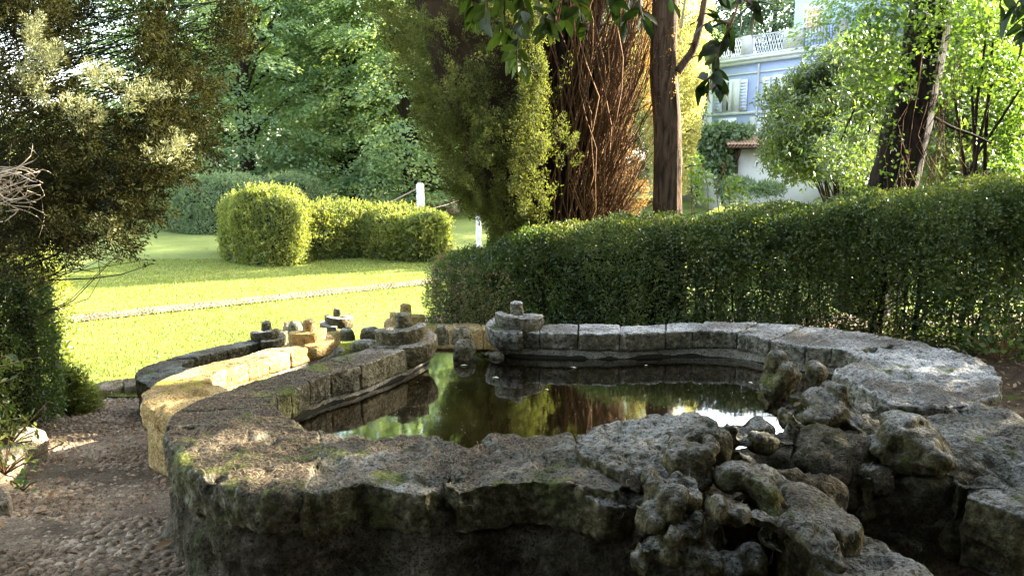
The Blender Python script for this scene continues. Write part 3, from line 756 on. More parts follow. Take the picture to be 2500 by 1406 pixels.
# ---- basin 2
b2 = empty('fountain_basin', P(600, 930, Z2), 'middle basin of the stone cascade with its rim in warm sun', 'fountain basin', 'stepped fountain basins')
LB = [((832,806),(745,812)),((764,842),(690,842)),((710,858),(640,854)),((656,874),(580,872)),((606,886),(500,890)),((554,900),(440,908)),((524,914),(385,932)),((514,932),(350,958))]
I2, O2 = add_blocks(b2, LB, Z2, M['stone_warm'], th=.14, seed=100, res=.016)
slab(b2, [(514,930),(350,956),(352,985),(372,1000),(400,1012),(450,1030),(560,1030),(600,960),(540,940)], Z2 - .16, Z2, M['stone_warm'], seed=27, vox=.014)
ribbon('outer_wall', pl([(640,870),(500,905),(395,940),(358,968),(362,992),(395,1012),(450,1045),(520,1080)], Z2), -1.15, Z2 - .13, .14, M['stone_warm'], b2, bulge=.06, res=.022, side=-1 if False else 1, seed=28)
ribbon('pool_lining', [tuple(np.array(a) * .92 + np.array(b) * .08) for a, b in zip(I2, O2)], -1.1, Z2 - .13, .12, M['plaster'], b2, bulge=.06, res=.03, side=-1, seed=12)
c = P(757, 832, Z2); volute(b2, c.x, c.y, Z2 + .012, .23, 1, M['stone_warm'], seed=33, start=-math.pi * .5, rise=.10, turns=1.22, shrink=.74, stub=(.058, .07))
c = P(992, 790, Z2); volute(b2, c.x, c.y, Z2 + .012, .23, -1, M['stone_warm'], seed=34, start=-math.pi * .45, rise=.10, turns=1.22, shrink=.74, stub=(.058, .07))
RB = [((1040,800),(1035,787)),((1110,803),(1105,789)),((1180,805),(1175,790)),((1300,810),(1290,795))]
add_blocks(b2, RB, Z2, M['stone_warm'], th=.2, seed=120, res=.02)
floor2 = pl([(470,985),(900,1000),(1050,900),(1100,800),(830,800),(520,905)], Z2)
part('basin_floor', mesh_np('basin_floor', np.array([(x, y, -.72) for x, y in floor2]), np.array([list(range(len(floor2)))])), M['bedding'], b2)
for (u, v, zb, R, h) in [(890, 858, WL2 - .05, .14, .12), (905, 826, WL2 - .05, .11, .12), (848, 830, WL2 - .05, .085, .12), (822, 868, WL2 - .05, .09, .07)]:
    p = P(u, v, zb); fluted(b2, p.x, p.y, zb, R, h, M['stone_volute'], seed=int(u))
# ---- basin 3
b3 = empty('fountain_basin', P(520, 880, Z3), 'lowest basin of the stone cascade with its rim in blue shade', 'fountain basin', 'stepped fountain basins')
LC = [((704,806),(646,810)),((684,820),(624,826)),((620,838),(580,833)),((556,854),(520,846)),((512,864),(460,861)),((476,874),(400,878)),((448,886),(352,894)),((446,900),(330,910))]
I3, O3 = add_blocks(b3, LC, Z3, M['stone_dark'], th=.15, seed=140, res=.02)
slab(b3, [(446,898),(330,908),(333,926),(366,945),(430,955),(520,930),(480,895)], Z3 - .18, Z3, M['stone_dark'], seed=29, vox=.018)
ribbon('outer_wall', pl([(520,856),(400,890),(345,905),(336,925),(370,948),(440,965)], Z3), -1.35, Z3 - .14, .14, M['stone_wall'], b3, bulge=.03, res=.03, side=1, seed=30)
ribbon('pool_lining', [tuple(np.array(a) * .92 + np.array(b) * .08) for a, b in zip(I3, O3)], -1.3, Z3 - .13, .12, M['plaster'], b3, res=.04, side=-1, seed=13)
c = P(652, 826, Z3); volute(b3, c.x, c.y, Z3 + .012, .22, 1, M['stone_volute'], seed=35, start=-math.pi * .5, rise=.10, turns=1.22, shrink=.74, stub=(.058, .07))
c = P(826, 790, Z3); volute(b3, c.x, c.y, Z3 + .012, .24, -1, M['stone_volute'], seed=36, start=-math.pi * .45, rise=.10, turns=1.22, shrink=.74, stub=(.058, .07))
for (u, v, zb, R, h) in [(722, 826, -1.0, .09, .22), (738, 822, -1.0, .08, .2)]:
    p = P(u, v, zb); fluted(b3, p.x, p.y, zb, R, h, M['stone_volute'], seed=int(u))
# ---- water sheets
def water(name, px, z, zproj):
    pts = pl(px, zproj); tag(link(name, mesh_np(name, np.array([(x, y, z) for x, y in pts]), np.array([list(range(len(pts)))])), M['water']), kind='structure')
water('water', [(1060,800),(1185,800),(1300,813),(1600,811),(1850,812),(1990,850),(2060,880),(2060,930),(1900,1050),(1850,1075),(1760,1080),(1700,1100),(1400,1120),(1000,1120),(740,1080),(660,990),(720,945),(880,885),(1000,845)], WL1, 0)
water('water', [(520,905),(700,855),(830,803),(1040,797),(1190,800),(1150,830),(1000,840),(890,880),(760,925),(560,960)], WL2, Z2)
water('water', [(450,890),(620,835),(700,806),(900,792),(1000,795),(900,830),(760,840),(560,880)], WL3, Z3)

# step stones at the far end by the hedge
for i, px in enumerate([[(1030,774),(1095,768),(1112,784),(1045,790)], [(690,786),(735,784),(738,792),(695,795)]]):
    t = rock('step_stone', poly_bm(pl(px, -1.05), -1.3, -1.05), M['kerb'], None if False else empty('step_stone', P(px[0][0], px[0][1], -1.2), ['flat step stone at the foot of the brownish hedge end', 'low flat stone behind the lowest left spiral'][i], 'stone'), .03, seed=80 + i, keep=False); t.name = 'slab'
# kerb stones
def kerb(px, z0, z1, mat, label, seed, vox=.025):
    e = empty('kerb_stone', P(px[0][0], px[0][1], z1), label, 'kerb stone', 'rough kerb stones')
    r = rock('stone', poly_bm(pl(px, z1), z0, z1), mat, e, vox, ((4, .02, 2), (12, .012, 3)), (), seed, 2); return e
kerb([(236,932),(300,922),(302,938),(238,950)], -1.35, -1.08, M['kerb'], 'sunlit kerb stone at the lawn edge, end nearest the flowering shrub', 90)
kerb([(300,925),(338,922),(345,938),(303,941)], -1.35, -1.07, M['kerb'], 'sunlit kerb stone at the lawn edge, touching the lowest basin rim', 91)
kerb([(20,1048),(70,1040),(108,1046),(112,1062),(60,1072),(10,1080)], -.95, -.68, M['kerb'], 'low kerb stone below the dark clipped hedge beside the path', 92)
kerb([(-60,1075),(12,1068),(60,1078),(50,1105),(-10,1130),(-80,1140)], -.9, -.6, M['kerb'], 'kerb stone with yellow weeds on the path edge', 93)
kerb([(-60,1180),(5,1178),(30,1190),(28,1215),(-60,1225)], -.8, -.48, M['kerb'], 'rounded pale kerb stone low on the path edge', 94)

# ------------------------------------------------------------------ rock cascade at the right
rk = empty('rock_cascade', P(1800, 1250, -.4), 'heap of holed tufa rocks and ledges spilling from the pool rim', 'rockwork')
def B(u, v, Y, ru, rv, rd=None, e=(0, 0, 0)):
    a = sz(ru, Y); b = sz(rv, Y); return (W(u, v, Y), (a, (rd if rd else (a + b) / 2), b), e)
def RK(blobs, mat='stone_rock', vox=.012, seed=0, **k): return rock('rock', blob_bm([B(*b) for b in blobs]), M[mat], rk, vox, seed=seed, rl=2, **k)
rock('under_mass', poly_bm(pl([(1760,1085),(1850,1070),(1930,1040),(2040,960),(2120,985),(2250,1010),(2420,1010),(2500,1150),(2300,1180),(2080,1160),(1950,1160),(1800,1150)], -.12), -.7, -.12), M['stone_wall'], rk, .022, seed=199)
rock('under_mass', poly_bm(pl([(1560,1120),(1700,1110),(1800,1120),(1900,1200),(1880,1240),(1640,1240)], -.12), -.6, -.12), M['stone_wall'], rk, .02, seed=198)
# upright knobbly rock on the rim
RK([(1895,950,3.42,38,68,.09,(0,.1,0)),(1890,890,3.45,20,28,.05),(1868,985,3.40,24,34,.06),(1905,1005,3.38,38,30,.09),(1925,925,3.45,16,40,.06),(1860,960,3.40,14,26,.05)], seed=201)
RK([(1992,935,3.5,28,48,.08,(0,-.15,0)),(1995,905,3.52,26,24,.07),(1978,970,3.48,18,22,.06),(1940,930,3.62,24,40,.06),(1930,905,3.64,16,22,.05)], seed=202)
RK([(2030,1000,3.25,60,42,.12),(2045,965,3.3,28,32,.08),(2085,1030,3.2,34,34,.09),(1990,1030,3.2,38,30,.1),(2110,995,3.3,40,14,.06)], seed=203)
RK([(1895,1075,3.05,56,24,.08,(0,.1,0)),(1925,1040,3.12,26,36,.07),(1918,1010,3.18,16,22,.05),(1860,1085,3.05,22,20,.06),(1945,1060,3.1,20,40,.06)], seed=204)
RK([(1810,1062,3.1,62,24,.09),(1840,1045,3.15,40,16,.08),(1790,1080,3.05,20,40,.06),(1775,1055,3.1,14,20,.05)], seed=205)
RK([(1800,1120,2.95,34,40,.07,(0,.5,0)),(1840,1140,2.9,28,22,.07)], seed=206)
# pointed boulder and broad slabs towards the right
RK([(2225,1085,2.95,95,50,.16,(0,.08,0)),(2215,1050,3.0,46,34,.12),(2270,1110,2.9,50,46,.12),(2160,1090,2.95,46,26,.12)], seed=207)
rock('slope_slab', poly_bm(pl([(2250,1000),(2370,992),(2480,1015),(2640,1050),(2640,1150),(2470,1135),(2340,1130),(2260,1070)], -.02), -.42, -.02, lambda x, y: (y - 3.3) * .16), M['stone_rock'], rk, .014, ((3, .03, 2), (6, .02, -2), (14, .008, -3), (34, .0045, 3)), seed=208, rl=3)
rock('slope_slab', poly_bm(pl([(2100,985),(2190,975),(2290,990),(2300,1040),(2200,1090),(2120,1110),(2080,1060)], 0), -.3, -.01, lambda x, y: (y - 3.5) * .12), M['stone_rock'], rk, .014, ((3, .03, 2), (6, .02, -2), (14, .008, -3), (34, .0045, 3)), seed=218, rl=3)
RK([(2060,1120,3.0,90,50,.13),(2000,1090,3.05,60,40,.12),(2000,1140,2.95,60,44,.12),(2120,1160,2.95,60,40,.12)], 'stone_wall', seed=210)
RK([(2280,1220,2.95,60,50,.12),(2370,1160,3.0,60,44,.12),(2220,1190,3.0,60,44,.1)], 'stone_wall', seed=211)
# squared ledge block at the right edge
V_ = pl([(2345,1170),(2500,1140),(2620,1150),(2640,1240),(2500,1262),(2350,1205)], -.12)
rock('ledge_block', poly_bm(V_, -.42, -.12), M['stone_rock'], rk, .014, seed=212, rl=3)
rock('ledge_block', poly_bm(pl([(2120,1195),(2260,1190),(2345,1210),(2340,1300),(2240,1330),(2130,1290)], -.35), -.75, -.35), M['stone_wall'], rk, .018, seed=213)
# near cluster of rocks
RK([(1690,1125,2.55,62,56,.12),(1655,1085,2.6,26,20,.07),(1735,1095,2.62,20,34,.06),(1700,1165,2.5,50,40,.1),(1640,1130,2.55,20,34,.08)], 'stone_rock', seed=220)
RK([(1690,1055,2.78,46,24,.07,(0,.2,0)),(1745,1080,2.72,30,36,.07),(1660,1075,2.75,24,30,.07),(1765,1110,2.7,18,50,.06)], 'stone_rock', seed=221)
RK([(1620,1210,2.35,60,48,.11),(1590,1175,2.38,34,30,.08),(1665,1205,2.38,44,44,.1),(1600,1250,2.32,40,30,.09),(1690,1190,2.4,18,30,.06)], 'stone_rock', seed=222)
RK([(1830,1190,2.45,76,46,.1,(0,.35,0)),(1885,1225,2.42,50,36,.09),(1780,1175,2.48,34,40,.08)], 'stone_rock', seed=223)
RK([(1800,1150,2.6,50,26,.08,(0,-.2,0)),(1860,1160,2.62,44,24,.07,(0,.4,0)),(1910,1200,2.6,30,34,.07)], 'stone_rock', seed=224)
ring = [(1640,1300,36,32),(1625,1345,34,40),(1690,1350,40,44),(1735,1370,40,34),(1790,1390,44,26),(1850,1370,36,30),(1885,1320,34,30),(1905,1285,26,22),(1850,1275,40,22),(1795,1255,40,22),(1755,1245,24,30),(1700,1290,24,34),(1580,1330,30,30),(1560,1370,26,36)]
RK([(u, v, 2.22 + .0003 * (v - 1250), a, b, .07) for u, v, a, b in ring], 'stone_rock', seed=225)
RK([(2000,1330,2.15,60,40,.09,(0,.3,0)),(1960,1290,2.2,46,34,.08),(2040,1365,2.1,34,34,.08)], 'stone_rock', seed=226)
RK([(1560,1290,2.45,40,60,.08),(1540,1180,2.5,28,24,.07),(1510,1240,2.5,34,50,.07)], 'stone_wall', seed=227)
# long ledge that steps down to the lower right
rock('ledge', poly_bm(pl([(1905,1160),(1960,1190),(2040,1215),(2110,1270),(2095,1300),(2010,1300),(1930,1250)], -.02), -.5, -.02), M['stone_rock'], rk, .012, seed=230, rl=2)
rock('ledge', poly_bm(pl([(1980,1285),(2090,1290),(2160,1330),(2260,1390),(2330,1460),(2200,1500),(2030,1420),(1960,1330)], -.1), -.6, -.1), M['stone_rock'], rk, .012, seed=231, rl=2)
rock('ledge', poly_bm(pl([(1740,1250),(1900,1250),(2000,1330),(2060,1500),(1700,1500),(1640,1330)], -.42), -.7, -.42), M['stone_wall'], rk, .018, seed=232, rl=2)
# back of the dark hollow
rock('hollow_back', blob_bm([(Vector((1.05, 2.72, -.35)), (.3, .1, .3), (0, 0, .2)), (Vector((1.5, 2.95, -.42)), (.4, .1, .3), (0, 0, .3)), (Vector((2.1, 2.9, -.42)), (.5, .12, .26), (0, 0, 0))]), M['stone_wall'], rk, .02, seed=233)
# low flat stone at the bottom
e = empty('flat_stone', P(850, 1380, -.42), 'low flat mossy stone on the ground at the foot of the front wall', 'stone')
rock('stone', poly_bm(pl([(690,1400),(800,1352),(900,1340),(985,1352),(1040,1375),(1010,1430),(800,1460),(690,1450)], -.36), -.5, -.36), M['stone_dark'], e, .014, seed=240)
for i, (u, v, r, lb) in enumerate([(1322,1383,.022,'small pale pebble on the soil under the front wall, the larger of two'), (1352,1392,.014,'small pale pebble on the soil under the front wall, the smaller of two'), (1560,1395,.02,'pale pebble at the foot of the holed rocks')]):
    p = P(u, v, -.42); o = link('small_stone', peb_me[i], loc=(p.x, p.y, -.41)); o.scale = (r * 1.2, r, r * .8); tag(o, lb, 'stone')

# ------------------------------------------------------------------ clipped hedges
def loft_hedge(center, hw, h, z0f, p=.45, n=60, m=22, amp=.07, f=1.6, seed=0):
    """rounded clipped hedge surface along a plan curve; hw, h may be lists per control point"""
    center = np.asarray(center, float); k = len(center)
    t = np.linspace(0, k - 1, n); c = catmull(center, t)
    L = np.linalg.norm(np.diff(c, axis=0), axis=1); s = np.concatenate([[0], np.cumsum(L)])
    d = unit(np.gradient(c, axis=0)); nr = np.column_stack([-d[:, 1], d[:, 0]])
    HW = np.interp(t, np.arange(k), np.broadcast_to(hw, (k,))); HH = np.interp(t, np.arange(k), np.broadcast_to(h, (k,)))
    e = np.minimum(s, s[-1] - s); cap = np.sqrt(np.clip(1 - (1 - np.clip(e / (HW * .55), 0, 1)) ** 2.6, 0, 1)); cap = np.maximum(cap, .02)
    ph = np.linspace(0, np.pi, m)
    cx = np.sign(np.cos(ph)) * np.abs(np.cos(ph)) ** p; sz_ = np.abs(np.sin(ph)) ** p
    X = c[:, None, 0] + nr[:, None, 0] * (HW * cap)[:, None] * cx[None]
    Y = c[:, None, 1] + nr[:, None, 1] * (HW * cap)[:, None] * cx[None]
    zb = z0f(c[:, 0], c[:, 1]) if callable(z0f) else np.full(n, z0f)
    Z = zb[:, None] + (HH * (.8 + .2 * cap))[:, None] * sz_[None]
    V = np.stack([X, Y, Z], 2).reshape(-1, 3)
    i, j = np.meshgrid(np.arange(n - 1), np.arange(m - 1), indexing='ij'); i = i.ravel(); j = j.ravel()
    q = np.stack([i * m + j, i * m + j + 1, (i + 1) * m + j + 1, (i + 1) * m + j], 1)
    N_ = vnorm(V, q)
    mid = V.reshape(n, m, 3).mean(1).repeat(m, 0)
    if ((V - mid) * N_).sum() < 0: q = q[:, ::-1]; N_ = -N_
    V = V + N_ * (amp * fbm(V, f, 3, seed))[:, None]
    return V, q, N_
def hedge(name, label, cat, center, hw, h, z0f, n, L, Wd, mat, depth=.10, amp=.07, p=.45, group=None, core=.12, keep=None, seed=0, n_tuft=0, loc=None, coremat=None, fz=1.6):
    V, q, N_ = loft_hedge(center, hw, h, z0f, p, amp=amp, seed=seed, f=fz)
    c0 = np.asarray(center, float); e = empty(name, (c0[0, 0], c0[0, 1], float(np.min(V[:, 2]))), label, cat, group)
    Pn, Nn = sample(V, q, n)
    if keep is not None: k = keep(Pn); Pn, Nn = Pn[k], Nn[k]
    m = len(Pn)
    cl = fbm(Pn, 7., 2, seed + 3)
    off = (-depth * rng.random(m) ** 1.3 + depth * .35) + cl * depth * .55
    Pn = Pn + Nn * off[:, None]
    D = Nn * .55 + (0, 0, .35) + rdir(m) * .9
    NN = Nn + rdir(m) * .8
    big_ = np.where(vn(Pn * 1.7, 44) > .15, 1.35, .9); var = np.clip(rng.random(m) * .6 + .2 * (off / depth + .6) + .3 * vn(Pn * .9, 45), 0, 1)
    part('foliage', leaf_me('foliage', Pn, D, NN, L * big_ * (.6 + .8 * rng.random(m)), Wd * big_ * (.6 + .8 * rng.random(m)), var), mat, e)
    ns = int(n * .012); Ps, Ns = sample(V, q, ns * 2); ks = (Ns[:, 2] > -.2) & (vn(Ps * 2.3, 6) > -.2)
    if keep is not None: ks &= keep(Ps)
    Ps, Ns = Ps[ks], Ns[ks]; kk_ = 9; ax_ = unit(Ns + (0, 0, .7) + rdir(len(Ps)) * .6); tl = np.tile(np.linspace(.1, 1, kk_), len(Ps))[:, None]; Pr_ = np.repeat(Ps, kk_, 0) + np.repeat(ax_, kk_, 0) * tl * L * np.repeat(rng.uniform(1.5, 4.2, len(Ps)), kk_)[:, None]
    part('shoots', leaf_me('shoots', Pr_, np.repeat(ax_, kk_, 0) * .7 + rdir(len(Pr_)) * .9, rdir(len(Pr_)), L * rng.uniform(.6, 1.2, len(Pr_)), Wd * rng.uniform(.6, 1.2, len(Pr_)), rng.uniform(.4, 1, len(Pr_))), mat, e)
    Vc = V - N_ * core
    if core:
        cm = mesh_np('inner_mass', Vc, q, smooth=True) if keep is None else mesh_np('inner_mass', Vc, q[keep(Vc[q].mean(1))], smooth=True)
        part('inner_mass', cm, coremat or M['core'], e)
    return e, V, q, N_
def dry_bits(parent, V, q, region, n, L=.03, mat='leaf_dead'):
    Pn, Nn = sample(V, q, n * 6); k = region(Pn); Pn, Nn = Pn[k][:n], Nn[k][:n]
    if len(Pn): part('dry_leaves', leaf_me('dry_leaves', Pn + Nn * .085, rdir(len(Pn)) + Nn * .3, rdir(len(Pn)), L, L * .5), M[mat], parent)

gz = lambda x, y: ground_z(x, y, False)
# long hedge behind the pool
HC = [(-.70, 8.75), (.05, 7.65), (.75, 7.0), (1.75, 6.7), (3.0, 6.6), (4.3, 6.4), (6.2, 6.2)]
def upx(Pn): return CU + F_PX * Pn[:, 0] / (_ct * Pn[:, 1] - _st * (Pn[:, 2] - CAM_Z))
def open_keep(Pn):
    """the right end is leggy: foliage thins out low down and lets the lawn show through"""
    x = Pn[:, 0]; z = Pn[:, 2]
    thin = sstep(2.5, 3.2, x) * (1 - sstep(-.08, .30, z + .3 * vn(Pn * 2.2, 4))) * sstep(-.45, -.25, z)
    return rng.random(len(Pn)) > thin * .62
HH_ = [1.02, 1.0, 1.12, 1.18, 1.32, 1.46, 1.66]
lh, V, q, N_ = hedge('hedge', 'long clipped dark hedge running behind the pool rim, leggy and open at one end', 'hedge', HC, [.44, .44, .44, .44, .44, .5, .6], HH_, lambda x, y: gz(x, y) - .05, 195000, .026, .014, M['leaf_hedge'], depth=.15, amp=.16, keep=open_keep, seed=4, core=0, p=.28, fz=2.2)
for ch in list(lh.children):
    if ch.name.startswith('inner'): bpy.data.objects.remove(ch)
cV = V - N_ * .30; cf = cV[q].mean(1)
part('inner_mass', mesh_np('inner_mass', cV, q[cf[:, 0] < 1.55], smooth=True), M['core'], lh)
Pn, Nn = sample(V, q, 110000); k = (Pn[:, 0] > 1.2) | (rng.random(len(Pn)) < .5); Pn, Nn = Pn[k], Nn[k]; Pn = Pn - Nn * (.05 + .38 * rng.random((len(Pn), 1))); k = open_keep(Pn); Pn, Nn = Pn[k], Nn[k]
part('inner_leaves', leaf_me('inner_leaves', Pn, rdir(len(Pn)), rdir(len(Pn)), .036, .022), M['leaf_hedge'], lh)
dry_bits(lh, V, q, lambda Pn: (np.abs(upx(Pn) - 1180) < 110) & (Pn[:, 2] < .1), 5200, .022, 'leaf_dead')
dry_bits(lh, V, q, lambda Pn: (vn(Pn * 3.1, 3) > .45) & (Pn[:, 1] < 7.4), 900, .022)
Pn, Nn = sample(V, q, 60000); k = (Nn[:, 2] > .6); Pn = Pn[k][:1800]
part('top_shoots', leaf_me('top_shoots', np.repeat(Pn, 7, 0) + rdir(len(Pn) * 7) * .03 + (0, 0, .03), rdir(len(Pn) * 7) + (0, 0, 1.2), rdir(len(Pn) * 7), .026, .013), M['leaf_bush'], lh)
# bare stems at the open end
st = []
for i in range(95):
    x = rng.uniform(-.6, 6.); y = np.interp(x, [a for a, b in HC], [b for a, b in HC]) + rng.uniform(-.28, .28)
    z0 = float(gz(x, y)) - .05; hh = float(np.interp(x, [a for a, b in HC], HH_)) * .85
    if x < 2.0 and i % 3: continue
    pts = [(x, y, z0)]
    for k in range(1, 7): pts.append((pts[-1][0] + rng.normal() * .035, pts[-1][1] + rng.normal() * .035, z0 + hh * k / 6))
    r0 = rng.uniform(.007, .02); st.append((pts, np.linspace(r0, r0 * .4, 7)))
    for b in range(5):
        j = rng.integers(1, 6); p0 = np.array(pts[j]); d = unit(rng.normal(size=(1, 3)) * (1, 1, .3) + (0, 0, .8))[0]
        st.append(([p0, p0 + d * .14 + rng.normal(size=3) * .02, p0 + d * .34 + rng.normal(size=3) * .05], np.array([r0 * .4, r0 * .3, r0 * .15])))
part('stems', tubes('stems', st, 5), M['bark_dark'], lh)

# serpentine box bushes on the lawn
def bush(name, lab, px, zbase, hw, h, n, L, Wd, mat, seed, amp=.2, group='clipped bushes on the lawn', p=.5):
    c = [tuple(P(u, v, zbase).xy) for u, v in px]
    return hedge(name, lab, 'bush', c, hw, h, zbase - .03, n, L, Wd, M[mat], depth=.12, amp=amp, p=p, group=group, seed=seed, core=.14, fz=1.1)
bush('clipped_bush', 'tall rounded yellow-green clipped bush, biggest of the near winding row', [(618, 612), (650, 632), (695, 642), (750, 642)], ZL, [.8, .88, .9, .8], [1.5, 1.72, 1.78, 1.5], 60000, .055, .038, 'leaf_bush', 300)
bush('clipped_bush', 'low middle run of the winding clipped bush with a shaded hollow face', [(700, 634), (800, 628), (880, 622), (975, 618)], ZL, [.8, .74, .74, .8], [1.34, 1.26, 1.28, 1.15], 42000, .055, .038, 'leaf_bush', 310)
bush('clipped_bush', 'rounded end of the winding clipped bush just clear of the brownish hedge', [(935, 622), (1010, 632), (1085, 638)], ZL, [.8, .85, .65], [1.2, 1.16, 1.08], 36000, .055, .038, 'leaf_bush', 320)
bush('clipped_bush', 'large bluish green clipped bush behind the yellow-green row', [(450, 555), (510, 562), (590, 566), (660, 566)], ZL, [1.3, 1.5, 1.6, 1.3], [1.75, 1.95, 2.0, 1.7], 50000, .06, .04, 'leaf_bush_blue', 330)
bush('clipped_bush', 'grey-green clipped bush farthest back, half hidden by the tall yellow-green one', [(670, 548), (730, 550), (780, 552)], ZL, [1.3, 1.3, 1.0], [2.0, 1.9, 1.5], 20000, .07, .045, 'leaf_bush_blue', 340)
# clipped dark hedge on the left, with a sunlit shrub behind it
HL = [(-6.2, 5.75), (-5.3, 5.75), (-4.4, 5.75), (-3.85, 5.75)]
hedge('hedge', 'dark square-cut hedge beside the cobbled path', 'hedge', HL, [.5, .5, .5, .5], [1.3, 1.3, 1.27, 1.22], lambda x, y: np.full(len(x), -.98), 80000, .028, .014, M['leaf_hedge'], depth=.12, amp=.09, p=.35, seed=350)
hedge('shrub', 'sunlit yellow-green shrub standing behind the dark square-cut hedge', 'shrub', [(-7.6, 8.3), (-6.6, 8.2), (-5.8, 8.0), (-5.25, 7.9)], [.7, .75, .7, .5], [2.1, 2.0, 1.7, 1.55], -1.2, 46000, .045, .028, M['leaf_bush'], depth=.3, amp=.35, p=.6, seed=360)
hedge('shrub', 'tall sunlit shrub rising under the drooping conifer boughs', 'shrub', [(-8.2, 10.2), (-7.6, 10.3), (-7.0, 10.4)], [.7, .75, .6], [2.1, 2.6, 2.4], -1.2, 26000, .045, .028, M['leaf_bush'], depth=.3, amp=.4, p=.7, seed=370)
hedge('shrub', 'small pale flowering shrub at the foot of the dark hedge by the kerb', 'shrub', [(-4.25, 6.6), (-4.1, 6.65), (-3.95, 6.7)], [.14, .14, .1], [.5, .42, .25], -1.15, 6000, .03, .016, M['leaf_bush'], depth=.16, amp=.15, p=.8, seed=380, core=.1)
# dark boundary hedge far left
hedge('hedge', 'dark unclipped boundary hedge at the far side of the lawn', 'hedge', [(-30, 33), (-24, 32.6), (-19, 32.5), (-15, 33)], [1, 1, 1, 1], [2.6, 2.4, 2.4, 2.2], -1.2, 26000, .12, .07, M['leaf_dark'], depth=.4, amp=.4, seed=390, core=.35)
# clipped sunlit hedge beyond the long one
hedge('hedge', 'pale low clipped hedge in front of the villa, seen over the long hedge', 'hedge', [(4.2, 16), (6.2, 15.2), (8.6, 14.3), (11, 13.5)], [.5]*4, [1.38]*4, -1.2, 26000, .05, .03, M['leaf_bush'], depth=.12, amp=.06, seed=395)

# ------------------------------------------------------------------ broadleaf trees beyond the lawn
def lime_crown(name, seed, R, z0, H, nspray, nleaf, L, mat, droop=.35, rs=(.6, 1.1), low=True):
    g = np.random.default_rng(seed)
    t = g.random(nspray); z = z0 + (H - z0) * t
    prof = np.sin(np.pi * np.clip(.18 + .80 * t if low else .08 + .9 * t, 0, 1)) ** .55
    a = g.random(nspray) * 2 * np.pi
    lob = 1 + .22 * np.sin(a * 3 + seed + t * 5) + .16 * np.sin(a * 5 + 2.1 * seed - t * 9)
    r = R * prof * lob * (.42 + .62 * g.random(nspray) ** .45)
    Cn = np.column_stack([r * np.cos(a), r * np.sin(a), z])
    out = np.column_stack([np.cos(a), np.sin(a), np.full(nspray, -.1)])
    k = np.repeat(np.arange(nspray), nleaf)
    rad = g.uniform(rs[0], rs[1], nspray)[k] * np.sqrt(g.random(len(k))); b = g.random(len(k)) * 2 * np.pi
    off = np.column_stack([rad * np.cos(b), rad * np.sin(b) * .8, -droop * rad ** 2 + g.normal(size=len(k)) * .07])
    # tilt each spray outward
    o = out[k]; off = off - o * 0 ; off[:, 2] -= (off[:, 0] * o[:, 0] + off[:, 1] * o[:, 1]) * .45
    Pn = Cn[k] + off
    D = unit(off * (1, 1, .3) + 1e-6) * .8 + o * .5 + (0, 0, -.35) + g.normal(size=(len(k), 3)) * .3
    Nn = o * .35 + (0, 0, 1) + g.normal(size=(len(k), 3)) * .35
    var = np.clip(g.random(nspray)[k] * .6 + g.random(len(k)) * .25 + .15 * t[k] + (g.random(nspray)[k] > .93) * .4, 0, 1)
    me = leaf_me(name, Pn, D, Nn, L * (.7 + .6 * g.random(len(k))), L * .75 * (.7 + .6 * g.random(len(k))), var, fold=.12)
    me.materials.append(mat); return me, Cn
def tree_trunk(name, H, r, seed, lean=(0, 0), branches=None, mat='bark_dark', seg=14):
    g = np.random.default_rng(seed); n = 26; t = np.linspace(0, 1, n)
    pts = np.column_stack([lean[0] * t + .05 * np.sin(t * 5 + seed), lean[1] * t + .05 * np.cos(t * 4 + seed), H * t])
    A = Acc(); A.add(*tube(pts, r * (1 - .7 * t) * (1 + .45 * np.exp(-t * 22)), seg, ridge=.16, seed=seed))
    if branches is not None:
        for c in branches:
            z = max(.8, c[2] * .72 - .3); z = min(z, H * .95); b = np.array([lean[0] * z / H, lean[1] * z / H, z]); c = np.array(c)
            m = (b + c) / 2 + (0, 0, .15 * np.linalg.norm(c - b)); A.add(*tube([b, (b + m) / 2 + g.normal(size=3) * .05, m, (m + c) / 2 + g.normal(size=3) * .08, c], np.linspace(r * .22, .012, 5), 5))
    me = A.me(name, True); me.materials.append(M[mat]); return me
def add_tree(label, x, y, crown, trunk, group=None, rz=0, s=1., z=-1.2, name='lime_tree', sz2=None):
    e = empty(name, (x, y, z), label, 'tree', group); e.rotation_euler = (0, 0, rz); e.scale = (s, s, sz2 or s)
    link('trunk', trunk, None, e); link('crown', crown, None, e); return e
cr1, c1 = lime_crown('crown', 3, 4.6, .9, 15, 620, 70, .17, M['leaf_lime'])
cr2, c2 = lime_crown('crown', 8, 4.2, 1.2, 16, 560, 70, .17, M['leaf_lime'])
tk1 = tree_trunk('trunk', 14, .42, 3, branches=c1[::14]); tk2 = tree_trunk('trunk', 15, .36, 8, branches=c2[::14])
G = 'broadleaf trees across the lawn'
LT = [('broadleaf tree with layered drooping boughs directly above the bluish bush', -11.8, 33.5, 0, .3), ('broadleaf tree whose dark trunk stands over the tall yellow-green bush', -8.0, 36.0, 1, 2.2), ('broadleaf tree with yellowing sprays between the two darkest trunks', -4.6, 33.5, 0, 4.0),
      ('broadleaf tree half covered by the big leaning cypress', -1.0, 37, 1, 5.1), ('broadleaf tree filling the gap behind the white post', -2.2, 43, 0, 1.4), ('broadleaf tree behind the conifer boughs, above the dark boundary hedge', -16.4, 36, 1, 3.1),
      ('broadleaf tree in the second row behind the bluish bush', -9.5, 44, 0, .9), ('broadleaf tree in the second row, behind the two darkest trunks', -13.5, 47, 1, 2.9), ('broadleaf tree straight behind the big cypress', 3.2, 40, 0, 2.5), ('broadleaf tree behind the big cypress on its sunny side', 6.3, 45, 1, .7)]
